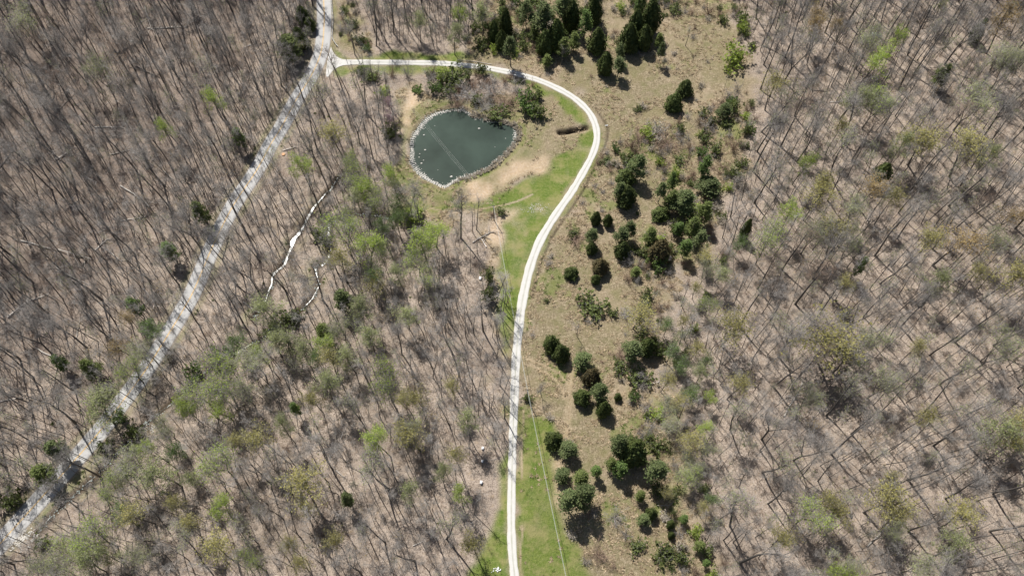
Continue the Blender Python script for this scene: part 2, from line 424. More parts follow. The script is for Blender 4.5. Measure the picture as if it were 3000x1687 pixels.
M_WHITE = flat('white_paint', (.82, .83, .84), .5, .3, .05)
M_STEEL = flat('galvanised_steel', (.62, .64, .65), .45, .5, .1, .3)
M_WIRE = flat('aluminium_wire', (.52, .53, .50), .6, .3, .05, .0)
M_POLE = flat('weathered_pole', (.10, .09, .08), .9, .2, .3)
M_ROCK = flat('pale_limestone', (.55, .53, .49), .9, .2, .3)
M_GREYROCK = flat('grey_green_boulder', (.36, .40, .38), .9, .2, .35)
M_ORANGE = flat('sawn_wood', (.55, .33, .19), .8, .2, .2)
M_DARKW = flat('dark_post', (.06, .055, .05), .9, .2, .2)

def water(name, c, rough, bump_s, sc):
    m, nt, b = mat(name, rough, .5); n = N(nt); p = n.geo()
    cc = n.mix(n.ramp(n.noise(p, .05, 4, .6), .35, .65), tuple(v * .8 for v in c), tuple(v * 1.4 for v in c))
    nt.links.new(cc, b.inputs['Base Color'])
    b.inputs['IOR'].default_value = 1.33
    nt.links.new(n.bump(n.noise(p, sc, 3, .6), bump_s, .1), b.inputs['Normal']); return m
M_POND = water('green_pond_water', (.034, .050, .040), .12, .10, 1.2)
M_STREAM = water('running_water', (.06, .06, .052), .24, .8, 1.0)

# ------------------------------------------------------------------ mesh helpers
def mesh_np(name, V, F, mats, fm=None, smooth=False):
    """V (n,3), F list of index arrays all of one width or a list of such arrays"""
    me = bpy.data.meshes.new(name)
    V = np.asarray(V, np.float32)
    Fs = F if isinstance(F, list) else [F]
    Fs = [np.asarray(f, np.int32) for f in Fs if len(f)]
    tot = sum(f.size for f in Fs); npol = sum(len(f) for f in Fs)
    me.vertices.add(len(V)); me.vertices.foreach_set('co', V.ravel())
    me.loops.add(tot); me.polygons.add(npol)
    me.loops.foreach_set('vertex_index', np.concatenate([f.ravel() for f in Fs]))
    sizes = np.concatenate([np.full(len(f), f.shape[1], np.int32) for f in Fs])
    st = np.concatenate([[0], np.cumsum(sizes)[:-1]]).astype(np.int32)
    me.polygons.foreach_set('loop_start', st)
    for m in (mats if isinstance(mats, (list, tuple)) else [mats]): me.materials.append(m)
    if fm is not None: me.polygons.foreach_set('material_index', np.asarray(fm, np.int32))
    if smooth: me.polygons.foreach_set('use_smooth', np.ones(npol, bool))
    me.update(calc_edges=True); me.validate()
    return me
def obj(name, me, parent=None, loc=(0, 0, 0), rot=(0, 0, 0), scl=(1, 1, 1)):
    o = bpy.data.objects.new(name, me); COL.objects.link(o)
    o.parent = parent; o.location = loc; o.rotation_euler = rot; o.scale = scl
    return o
def tag(o, label=None, cat=None, group=None, kind=None):
    if label: o['label'] = label
    if cat: o['category'] = cat
    if group: o['group'] = group
    if kind: o['kind'] = kind
    return o
def tubes(S, k):
    """S rows: p0(3) p1(3) r0 r1 -> V, F quads"""
    S = np.asarray(S, float).reshape(-1, 8)
    p0, p1, r0, r1 = S[:, :3], S[:, 3:6], S[:, 6], S[:, 7]
    d = p1 - p0; d /= np.maximum(np.linalg.norm(d, axis=1, keepdims=True), 1e-9)
    ref = np.where(np.abs(d[:, 2:3]) < .8, np.array([[0, 0, 1.]]), np.array([[1., 0, 0]]))
    u = np.cross(ref, d); u /= np.linalg.norm(u, axis=1, keepdims=True); v = np.cross(d, u)
    a = np.arange(k) * 2 * math.pi / k
    ring = u[:, None, :] * np.cos(a)[None, :, None] + v[:, None, :] * np.sin(a)[None, :, None]
    A = p0[:, None, :] + ring * r0[:, None, None]; B = p1[:, None, :] + ring * r1[:, None, None]
    V = np.concatenate([A, B], axis=1).reshape(-1, 3)
    n = len(S); base = (np.arange(n) * 2 * k)[:, None]
    i = np.arange(k)[None, :]; j = (np.arange(k) + 1) % k; j = j[None, :]
    F = np.stack([base + i, base + j, base + k + j, base + k + i], axis=-1).reshape(-1, 4)
    return V, F
def quads(P, size, r, normal=None, spread=1.0, aspect=1.0):
    """leaf sized faces at points P"""
    n = len(P)
    nn = r.normal(size=(n, 3)) * spread
    if normal is not None: nn = nn * .55 + normal
    nn /= np.linalg.norm(nn, axis=1, keepdims=True) + 1e-9
    t = np.cross(nn, r.normal(size=(n, 3))); t /= np.linalg.norm(t, axis=1, keepdims=True) + 1e-9
    b = np.cross(nn, t)
    s = size * r.uniform(.6, 1.3, (n, 1)) * .5
    V = np.stack([P - t * s * .6 - b * s * aspect, P + t * s - b * s * .5 * aspect, P + t * s * .5 + b * s * aspect, P - t * s + b * s * .6 * aspect], axis=1).reshape(-1, 3)
    F = np.arange(n * 4).reshape(-1, 4)
    return V, F
def combine(parts):
    """parts: (V, F, material index)"""
    Vs, groups, off = [], {}, 0
    for V, F, mi in parts:
        Vs.append(V); groups.setdefault((F.shape[1], mi), []).append(F + off); off += len(V)
    Fs, fm = [], []
    for (w, mi), L in groups.items():
        a = np.concatenate(L); Fs.append(a); fm += [mi] * len(a)
    return np.concatenate(Vs), Fs, fm
def ico(sub=1):
    import bmesh
    bm = bmesh.new(); bmesh.ops.create_icosphere(bm, subdivisions=sub, radius=1)
    V = np.array([v.co[:] for v in bm.verts]); F = np.array([[v.index for v in f.verts] for f in bm.faces]); bm.free()
    return V, F
ICO1 = ico(1); ICO2 = ico(2)
def rock_vf(r, sx, sy, sz, sub=1):
    V, F = ICO1 if sub == 1 else ICO2
    V = V * (1 + r.uniform(-.28, .28, (len(V), 1))) * np.array([sx, sy, sz]); V = V.copy(); V[:, 2] = np.maximum(V[:, 2], -.4 * sz)
    return V, F
def box_vf(x0, x1, y0, y1, z0, z1):
    V = np.array([(x, y, z) for z in (z0, z1) for x, y in ((x0, y0), (x1, y0), (x1, y1), (x0, y1))], float)
    F = np.array([(0, 3, 2, 1), (4, 5, 6, 7), (0, 1, 5, 4), (1, 2, 6, 5), (2, 3, 7, 6), (3, 0, 4, 7)])
    return V, F

# ------------------------------------------------------------------ ground sheet
def build_ground():
    ox = [GX0 - d for d in (2500, 1200, 600, 300, 150, 80, 40, 15, 5)]; px_ = [GX1 + d for d in (5, 15, 40, 80, 150, 300, 600, 1200, 2500)]
    oy = [GY0 - d for d in (2500, 1200, 600, 300, 150, 80, 40, 15, 5)]; py_ = [GY1 + d for d in (5, 15, 40, 80, 150, 300, 600, 1200, 2500)]
    ax = np.concatenate([ox, xs, px_]); ay = np.concatenate([oy, ys, py_])
    A, B = np.meshgrid(ax, ay, indexing='ij')
    Z = base_h(A, B)
    Z[9:-9, 9:-9] = HH
    nx, ny = A.shape
    V = np.stack([A, B, Z], -1).reshape(-1, 3)
    idx = np.arange(nx * ny).reshape(nx, ny)
    F = np.stack([idx[:-1, :-1], idx[1:, :-1], idx[1:, 1:], idx[:-1, 1:]], -1).reshape(-1, 4)
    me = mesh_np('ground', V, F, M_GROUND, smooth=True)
    for nm, M in (('field', field), ('dirt', dirt), ('lawn', lawn), ('wet_shade', wet_shade), ('shade_mottle', np.clip(shade_mottle, 0, 1))):
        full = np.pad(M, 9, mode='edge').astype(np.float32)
        if nm in ('wet_shade', 'dirt'): full[:9] = 0; full[-9:] = 0; full[:, :9] = 0; full[:, -9:] = 0
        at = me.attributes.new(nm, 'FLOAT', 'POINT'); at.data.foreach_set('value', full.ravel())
    tag(obj('ground', me), 'leaf-strewn woodland floor, tan old field and mown green grass', kind='structure')
build_ground()

def strip(name, P, width, m, lift, parent=None, thick=.12, cols=(-1, -.5, 0, .5, 1), wfun=None, offs=0.0):
    """a road-like sheet lying along the polyline P with side skirts"""
    P2 = P[:, :2]; T = np.gradient(P2, axis=0); T /= np.linalg.norm(T, axis=1, keepdims=True)
    Nn = np.stack([-T[:, 1], T[:, 0]], 1)
    W = np.full(len(P), width) if wfun is None else wfun
    rows = []; acr = []
    cc = list(cols)
    for i, p in enumerate(P2):
        row = []
        for a in cc:
            q = p + Nn[i] * (a * W[i] / 2 + offs); row.append((q[0], q[1], float(base_h(*q)) + lift))
        if thick:
            a = (row[0][0], row[0][1], row[0][2] - thick); b = (row[-1][0], row[-1][1], row[-1][2] - thick)
            e = Nn[i] * .1
            a = (a[0] - e[0], a[1] - e[1], a[2]); b = (b[0] + e[0], b[1] + e[1], b[2])
            row = [a] + row + [b]
        rows.append(row)
    ac = ([-1] + cc + [1]) if thick else cc
    n, c = len(rows), len(rows[0])
    V = np.array(rows).reshape(-1, 3); idx = np.arange(n * c).reshape(n, c)
    F = np.stack([idx[:-1, :-1], idx[1:, :-1], idx[1:, 1:], idx[:-1, 1:]], -1).reshape(-1, 4)
    me = mesh_np(name, V, F, m, smooth=True)
    nrm = me.polygons[c // 2].normal
    if nrm.z < 0: me.flip_normals()
    at = me.attributes.new('across', 'FLOAT', 'POINT'); at.data.foreach_set('value', np.tile(np.array(ac, np.float32), n))
    return obj(name, me, parent)
paved = tag(strip('paved_road', PAVED, 6.1, M_ASPH, .10, cols=np.linspace(-1, 1, 9)), 'grey two-lane asphalt road running down the left of the photo', kind='structure')
for s in (-.13, .13):
    strip('centre_line', PAVED[:], .15, M_YLINE, .105, paved, thick=0, cols=(-1, 1), offs=s)
gw = .95 * GRAVEL[:, 2] * (1 + .05 * np.sin(np.arange(len(GRAVEL)) * .7) + .04 * rng.normal(size=len(GRAVEL)))
tag(strip('gravel_road', GRAVEL, 2.8, M_GRAV, .125, cols=np.linspace(-1, 1, 9), wfun=gw), 'white gravel drive curving round the pond', kind='structure')
# gravel fan where the drive meets the road
def sheet(name, px_pts, m, lift, step=1.0, parent=None):
    P = smooth_line(poly(px_pts + px_pts[:1]), 1.0)[:-1]
    c = P.mean(0); n = len(P); V = [(c[0], c[1], float(base_h(*c)) + lift)]
    for f in (.5, .8, 1.0):
        for q in P:
            w = c + (q - c) * f; V.append((w[0], w[1], float(base_h(*w)) + lift))
    F3 = [(0, 1 + i, 1 + (i + 1) % n) for i in range(n)]
    F4 = [(1 + k * n + i, 1 + (k + 1) * n + i, 1 + (k + 1) * n + (i + 1) % n, 1 + k * n + (i + 1) % n) for k in range(2) for i in range(n)]
    me = mesh_np(name, V, [np.array(F3), np.array(F4)], m)
    if me.polygons[0].normal.z < 0: me.flip_normals()
    at = me.attributes.new('across', 'FLOAT', 'POINT'); at.data.foreach_set('value', np.full(len(V), .5, np.float32))
    return obj(name, me, parent)
tag(sheet('gravel_apron', [(970, 138), (975, 152), (986, 166), (1003, 175), (1030, 178.5), (1030, 190), (1005, 193), (985, 201), (972, 212), (962, 226), (955, 222), (957, 200), (961, 170)], M_GRAV, .17), 'pale gravel fan where drive meets road', kind='structure')
# water
def water_sheet():
    c = POND.mean(0); n = len(POND); P = c + (POND - c) * 1.04
    V = [(c[0], c[1], WATER_Z)] + [(q[0], q[1], WATER_Z) for q in P]
    F = np.array([(0, 1 + i, 1 + (i + 1) % n) for i in range(n)])
    me = mesh_np('pond_water', V, F, M_POND)
    if me.polygons[0].normal.z < 0: me.flip_normals()
    tag(obj('pond_water', me), 'still dark green pond water', kind='structure')
water_sheet()
GLX, GLY = G(862, 712)
def stream(P, wmin, wmax, seed, dip=.52):
    T = np.gradient(P, axis=0); T /= np.linalg.norm(T, axis=1, keepdims=True); Nn = np.stack([-T[:, 1], T[:, 0]], 1)
    t = np.arange(len(P)) * 1.0
    w = wmin + (wmax - wmin) * (_noise(t, t * 0, 4.0, seed) * .5 + _noise(t, t * 0, 1.6, seed + 1) * .5) ** 1.5
    foc = np.hypot(P[:, 0] - GLX, P[:, 1] - GLY); w = w * np.clip(1.15 - foc / 27, .25, 1)  # water narrowed away from the glint so its fade is built into the shape
    P = P + Nn * ((_noise(t, t * 0, 3.0, seed + 2) - .5) * 1.0)[:, None]
    rows = []
    for i, p in enumerate(P):
        z = hz(*p)
        for a in (-1, 0, 1):
            q = p + Nn[i] * a * w[i] / 2
            rows.append((q[0], q[1], z + .20 - max(0, dip - _noise(np.array([i * 1.0]), np.array([0.]), 2.6, seed + 3)[0]) * 1.6))
    n = len(P); idx = np.arange(n * 3).reshape(n, 3)
    F = np.stack([idx[:-1, :-1], idx[1:, :-1], idx[1:, 1:], idx[:-1, 1:]], -1).reshape(-1, 4)
    me = mesh_np('stream_water', rows, F, M_STREAM, smooth=True)
    if me.polygons[0].normal.z < 0: me.flip_normals()
    return obj('stream', me)
tag(stream(STREAM_A[:], .3, 2.4, 50), 'glittering narrow stream through bare woods', kind='structure')
tag(stream(STREAM_B, .4, 2.0, 60, .34), 'winding creek glinting below the pond', kind='structure')

# ------------------------------------------------------------------ tree shapes (all with their foot at the origin)
def norm(v):
    return v / (np.linalg.norm(v) + 1e-9)
def make_bare(seed, H, R, start=.45, limbs=12, fork=False, gnarl=.14, twig=1.0, rtrunk=None, fine=1.0, elev=(.6, 1.1), weep=0.0):
    """returns trunk tube rows, limb rows, branch rows, twig rows"""
    r = np.random.default_rng(seed)
    rt = (rtrunk or H * .0098) * 1.2
    trunk, limb, br, tw = [], [], [], []
    tips = []
    def grow(p, d, L, rad, lv):
        n = {1: 4, 2: 3, 3: 2, 4: 1}[lv]
        for i in range(n):
            d = norm(d + r.normal(size=3) * gnarl * (1.4 if lv > 1 else 1) + np.array([0, 0, .10 if lv < 3 else .04 - weep]))
            q = p + d * L / n
            r0 = rad * (1 - .22 * i); r1 = rad * (1 - .22 * (i + 1))
            (limb if (lv == 1 or (lv == 2 and fine > .8))  else br if lv == 2 else tw).append([*p, *q, max(r0, .011), max(r1, .007)])
            if lv < 4:
                kids = {1: 2 if i else 1, 2: (2 if r.random() < .55 else 1) if fine > .8 else 1, 3: 1}[lv]
                for _ in range(kids):
                    side = norm(np.cross(d, r.normal(size=3)))
                    dd = norm(d * r.uniform(.55, 1.0) + side * r.uniform(.6, 1.0))
                    grow(q, dd, L * r.uniform(.42, .62), rad * .45, lv + 1)
            p = q
        tips.append(p)
    def leader(p, d, L, rad, z0):
        n = 9
        for i in range(n):
            d = norm(d + r.normal(size=3) * .028 * np.array([1, 1, 0]) + np.array([0, 0, .04]))
            q = p + d * L / n
            trunk.append([*p, *q, rad * (1 - .07 * i), rad * (1 - .07 * (i + 1))])
            p = q
            t = q[2] / H
            if t > z0:
                m = max(1, int(round(limbs / (n * (1 - z0) + .5) + r.uniform(-.4, .6))))
                for _ in range(m):
                    az = r.uniform(0, 6.283); el = r.uniform(*elev) + .12
                    dd = norm(np.array([math.cos(az) * math.cos(el), math.sin(az) * math.cos(el), math.sin(el)]))
                    env = math.sin(min(1, (1.02 - t) / (1 - z0) + .18) * 1.57)
                    grow(q, dd, R * env * r.uniform(.85, 1.4), rad * (1 - .07 * i) * .50, 1)
            elif t > .2 and r.random() < .35:
                az = r.uniform(0, 6.283); dd = np.array([math.cos(az), math.sin(az), .25])
                grow(q, norm(dd), R * .35, rad * .15, 3)
        grow(p, d, R * .5, rad * .22, 1)
    lean = np.array([r.normal() * .04, r.normal() * .04, 1])
    if fork:
        hb = H * r.uniform(.18, .35)
        p = np.zeros(3); q = norm(lean) * hb
        trunk.append([*p, *q, rt, rt * .85])
        a = r.uniform(0, 6.28)
        for s in (1, -1):
            leader(q, norm(np.array([math.cos(a) * .28 * s, math.sin(a) * .28 * s, 1])), (H - hb) * .88, rt * .68, start)
    else:
        leader(np.array([0, 0, -.3]), norm(lean), H * .86, rt, start)
    trunk.insert(0, [0, 0, -.4, trunk[0][3] * .12, trunk[0][4] * .12, trunk[0][5] * .12, rt * 1.5, rt])
    return trunk, limb, br, tw, np.array(tips)
def bare_meshes(name, seed, H, R, twigmat=M_TWIG, leaves=None, nleaf=0, leafsize=.35, **kw):
    T, L, B, W, tips = make_bare(seed, H, R, **kw)
    V, F = tubes(T, 7); tm = mesh_np(name + '_trunk', V, F, M_BARK, smooth=True)
    parts = [(*tubes(L, 5), 0), (*tubes(B, 4), 1), (*tubes(W, 3), 1)]
    mats = [M_BARK, twigmat]
    if leaves:
        r = np.random.default_rng(seed + 5)
        src = np.array(W)[:, 3:6]
        P = src[r.integers(0, len(src), nleaf)] + r.normal(size=(nleaf, 3)) * .28
        parts.append((*quads(P, leafsize, r), 2)); mats.append(leaves)
    V, F, fm = combine(parts)
    return tm, mesh_np(name + '_crown', V, F, mats, fm)

def cedar_meshes(seed, H, R, m, n=3000, size=.30, peak=.32):
    r = np.random.default_rng(seed)
    def prof(t): return np.where(t < peak, .62 + .38 * (t / peak) ** .6, np.clip((1 - t) / (1 - peak), 0, 1) ** .62)
    t = r.beta(1.15, 1.45, n) * .98 + .01; az = r.uniform(0, 6.283, n)
    ph = r.uniform(0, 6.28, 6)
    lob = 1 + .13 * np.sin(3 * az + ph[0] + 4 * t) + .10 * np.sin(5 * az + ph[1] - 7 * t) + .08 * np.sin(9 * az + ph[2] + 11 * t)
    rr = R * prof(t) * lob * r.uniform(.72, 1.10, n)
    z = H * (.03 + .97 * t)
    P = np.stack([rr * np.cos(az), rr * np.sin(az), z], 1)
    nn = np.stack([np.cos(az), np.sin(az), np.full(n, .7)], 1)
    parts = [(*quads(P, size, r, nn, 1.0, 1.2), 0)]
    k, rows = 12, 8; V = []
    for i in range(rows):
        tt = .03 + .93 * i / (rows - 1)
        for j in range(k):
            a = j * 6.283 / k; q = R * .74 * float(prof(np.array(tt))) * (1 + .12 * math.sin(3 * a + ph[0] + 4 * tt) + .10 * math.sin(5 * a + ph[1] - 7 * tt)) * r.uniform(.88, 1.05)
            V.append((q * math.cos(a), q * math.sin(a), H * (.03 + .97 * tt)))
    F = np.array([(i * k + j, i * k + (j + 1) % k, (i + 1) * k + (j + 1) % k, (i + 1) * k + j) for i in range(rows - 1) for j in range(k)])
    parts.append((np.array(V), F, 0))
    V, F, fm = combine(parts)
    cm = mesh_np('cedar_crown', V, F, [m], fm)
    TV, TF = tubes([[0, 0, -.3, 0, 0, H * .7, R * .07, R * .03]], 6)
    return mesh_np('cedar_trunk', TV, TF, M_BARK, smooth=True), cm
def pine_meshes(seed, H, R, m, dens=1.0, start=.25, dead=False):
    r = np.random.default_rng(seed)
    T = []; L = []; P = []
    p = np.array([0, 0, -.3]); n = 8
    for i in range(n):
        q = p + np.array([r.normal() * .12, r.normal() * .12, (H * .97 + .3) / n]); T.append([*p, *q, .20 * (1 - i / 9.5), .20 * (1 - (i + 1) / 9.5)]); p = q
    w = 11
    for i in range(w):
        t = start + (1 - start) * (i + .3) / w
        for j in range(r.integers(4, 7)):
            az = r.uniform(0, 6.283); prof = (1 - t) ** .55 * (.55 + .45 * min(1, (t - start + .12) / .3)) * 1.25
            Lg = R * prof * r.uniform(.7, 1.15); el = r.uniform(.05, .55)
            d = np.array([math.cos(az) * math.cos(el), math.sin(az) * math.cos(el), math.sin(el)])
            a = np.array([0, 0, H * t]); b = a + d * Lg
            L.append([*a, *b, .05, .02])
            kk = int(5 * dens * (1 + Lg))
            for s in r.uniform(.3, 1.05, kk):
                c = a + d * Lg * s; P.append(c + r.normal(size=3) * np.array([.34, .34, .22]))
            for s in (.5, .75):
                side = np.cross(d, [0, 0, 1.]) * r.choice([-1, 1]); c = a + d * Lg * s; e = c + (side + d * .6) * Lg * .35
                L.append([*c, *e, .03, .015])
                for u in r.uniform(.3, 1.1, int(3 * dens * (1 + Lg * .5))): P.append(c + (e - c) * u + r.normal(size=3) * .25)
    P = np.array(P)
    P = np.vstack([P, P + r.normal(size=P.shape) * .22])
    parts = [(*tubes(L, 3), 0), (*quads(P, .29, r, np.tile([0, 0, .9], (len(P), 1)), 1.0, 1.1), 1)]
    V, F, fm = combine(parts)
    TV, TF = tubes(T, 6)
    return mesh_np('pine_trunk', TV, TF, M_BARK, smooth=True), mesh_np('pine_crown', V, F, [M_BARK, m], fm)
def shrub_meshes(seed, H, R, m, n=420, size=.36, stems=14, twigmat=M_TWIG, leafy=True):
    r = np.random.default_rng(seed)
    S = []; tips = []
    for i in range(stems):
        az = r.uniform(0, 6.283); el = r.uniform(.5, 1.4)
        d = np.array([math.cos(az) * math.cos(el), math.sin(az) * math.cos(el), math.sin(el)]); p = np.array([r.normal() * .15, r.normal() * .15, -.1])
        Lg = min(H / max(.3, d[2]), R / max(.25, math.cos(el))) * r.uniform(.7, 1)
        for k in range(3):
            d = norm(d + r.normal(size=3) * .15); q = p + d * Lg / 3; S.append([*p, *q, .045 - .01 * k, .035 - .01 * k]); p = q
            for _ in range(3):
                e = norm(d + r.normal(size=3) * .6); q2 = p + e * Lg * .22; S.append([*p, *q2, .022, .012]); tips.append(q2)
                for _ in range(2):
                    e2 = norm(e + r.normal(size=3) * .6); q3 = q2 + e2 * Lg * .14; S.append([*q2, *q3, .016, .010]); tips.append(q3)
    V0, F0 = tubes(S, 3)
    stem = mesh_np('shrub_stems', V0, F0, twigmat)
    if not leafy: return stem, None
    tips = np.array(tips); P = tips[r.integers(0, len(tips), n)] + r.normal(size=(n, 3)) * .22
    P[:, 2] = np.abs(P[:, 2])
    V, F = quads(P, size, r)
    return stem, mesh_np('shrub_foliage', V, F, m)

print('protos')
TALL = [('straight', bare_meshes('tall', 101, 27, 3.9, start=.56)),
        ('forked', bare_meshes('tall', 102, 25, 3.8, fork=True, start=.52, limbs=10)),
        ('wide-crowned', bare_meshes('tall', 103, 24, 5.4, start=.42, limbs=12, elev=(.35, .95))),
        ('slim', bare_meshes('tall', 104, 28, 2.9, start=.62, limbs=8)),
        ('pale-twigged', bare_meshes('tall', 105, 25, 4.4, start=.50, limbs=11)),
        ('crooked', bare_meshes('tall', 106, 22, 4.4, start=.42, limbs=10, gnarl=.24)),
        ('reddish-twigged', bare_meshes('tall', 107, 25, 3.7, twigmat=M_TWIG_R, start=.52, limbs=10)),
        ('faintly budding', bare_meshes('tall', 108, 26, 4.1, start=.50, limbs=11, leaves=M_PALEG, nleaf=420, leafsize=.22))]
THIN = [bare_meshes('thin', 201, 19, 1.8, start=.58, limbs=7, rtrunk=.115, fine=.5),
        bare_meshes('thin', 202, 16, 2.0, start=.50, limbs=7, rtrunk=.095, fine=.5),
        bare_meshes('thin', 203, 21, 1.9, start=.62, limbs=7, rtrunk=.13, fine=.5),
        bare_meshes('thin', 204, 11, 1.8, start=.30, limbs=8, rtrunk=.065, fine=.5, gnarl=.22),
        bare_meshes('thin', 205, 15, 2.0, start=.45, limbs=8, rtrunk=.08, fine=.5, leaves=M_PALEG, nleaf=140, leafsize=.2),
        bare_meshes('thin', 206, 12, 1.8, start=.35, limbs=8, rtrunk=.065, fine=.5, leaves=M_OCHRE, nleaf=90, leafsize=.2)]
def bud(seed, m, nleaf, H=18, R=3.8, ls=.34, **kw): return bare_meshes('bud', seed, H, R, leaves=m, nleaf=int(nleaf * 1.7), leafsize=ls * .68, **kw)
BUD = {'lime': [bud(301, M_LIME, 1500, start=.5), bud(302, M_LIME, 1200, start=.45, fork=True)],
       'pale': [bud(303, M_PALEG, 1500, start=.45), bud(304, M_PALEG, 1200, start=.4, fork=True, ls=.3)],
       'yellow': [bud(305, M_YELLOW, 1500, start=.45, limbs=14), bud(306, M_YELLOW, 1200, start=.5)],
       'ochre': [bud(307, M_OCHRE, 1100, start=.45)],
       'green': [bud(308, M_MIDG, 1600, start=.45), bud(309, M_MIDG, 1400, start=.35, limbs=14)],
       'rose': [bud(310, M_ROSE, 700, H=9, R=2.6, start=.3, ls=.25)]}
CED = {'cedar': [cedar_meshes(401, 8, 2.5, M_CEDAR), cedar_meshes(402, 8, 2.6, M_CEDAR, peak=.22), cedar_meshes(403, 8, 2.4, M_CEDAR, peak=.42)],
       'rusty': [cedar_meshes(404, 8, 2.5, M_CEDAR_R)]}
PIN = [pine_meshes(501, 12, 3.1, M_PINE, 1.25), pine_meshes(502, 12, 2.8, M_PINE, 1.0, .35), pine_meshes(503, 12, 3.3, M_PINE, 1.4, .2)]
M_PING = leaf_mat('light_pine_needles', (.11, .15, .042), (.21, .25, .08), .35)
PIN_G = [pine_meshes(504, 12, 2.8, M_PING, 1.2, .2), pine_meshes(505, 12, 2.6, M_MIDG, 1.0, .3)]
SHR = {'green': [shrub_meshes(601, 3.2, 2.3, M_BUSHG, 620, .42), shrub_meshes(602, 3.0, 2.5, M_BUSHG, 480, .38)],
       'bright': [shrub_meshes(603, 3.0, 2.2, M_LIME, 620, .36), shrub_meshes(604, 3.2, 2.2, M_MIDG, 650, .4)],
       'bare': [shrub_meshes(605, 3.4, 2.6, None, leafy=False, stems=22), shrub_meshes(606, 3.0, 2.8, None, leafy=False, stems=24, twigmat=M_TWIG_R)],
       'dry': [shrub_meshes(607, 2.6, 2.4, M_REED, 380, .3, 20)]}

LAND = []
USED = set()
LOOKDIR = ['right', 'up-right', 'above', 'up-left', 'left', 'down-left', 'below', 'down-right']
def short(lab):
    w = lab.split(',')[0].split()
    return ' '.join(w[:9]) if len(w) <= 9 else None
def by_landmark(look, px, py):
    """a phrase that finds the thing from the nearest thing already named"""
    L = sorted(LAND, key=lambda t: (t[0] - px) ** 2 + (t[1] - py) ** 2)[:14]
    best = None
    for lx, ly, nm in L:
        d = math.hypot(lx - px, ly - py); k = int(round(math.atan2(ly - py, px - lx) / (math.pi / 4))) % 8
        how = ['just right of', 'just up-right of', 'just above', 'just up-left of', 'just left of', 'just down-left of', 'just below', 'just down-right of'][k]
        if d > 75: how = how.replace('just ', 'a little ' if d < 150 else 'some way ' if d < 260 else 'far ')
        t = f"{look} {how} {nm}"
        if len(t.split()) <= 16 and t.lower() not in USED:
            USED.add(t.lower()); return t
        best = best or t
    return best
def where(px, py):
    return f"{min(99, max(1, round(px / 30)))}% across and {min(99, max(1, round(py / 16.87)))}% down the photo"
def place(kind, meshes, part2, x, y, rz, s, label, cat, group=None, part1='trunk', lean=0.0):
    e = bpy.data.objects.new(kind, None); COL.objects.link(e); e.empty_display_size = .5
    e.location = (x, y, hz(x, y)); e.rotation_euler = (random.gauss(0, lean), random.gauss(0, lean), rz); e.scale = s
    tag(e, label, cat, group)
    if short(label) and cat != 'bare tree' and label.lower() not in USED: LAND.append((*to_px(x, y, hz(x, y) + 3), short(label)))
    a = obj(part1, meshes[0], e); b = None
    if meshes[1] is not None: b = obj(part2, meshes[1], e)
    return e, a, b
TAKEN = []

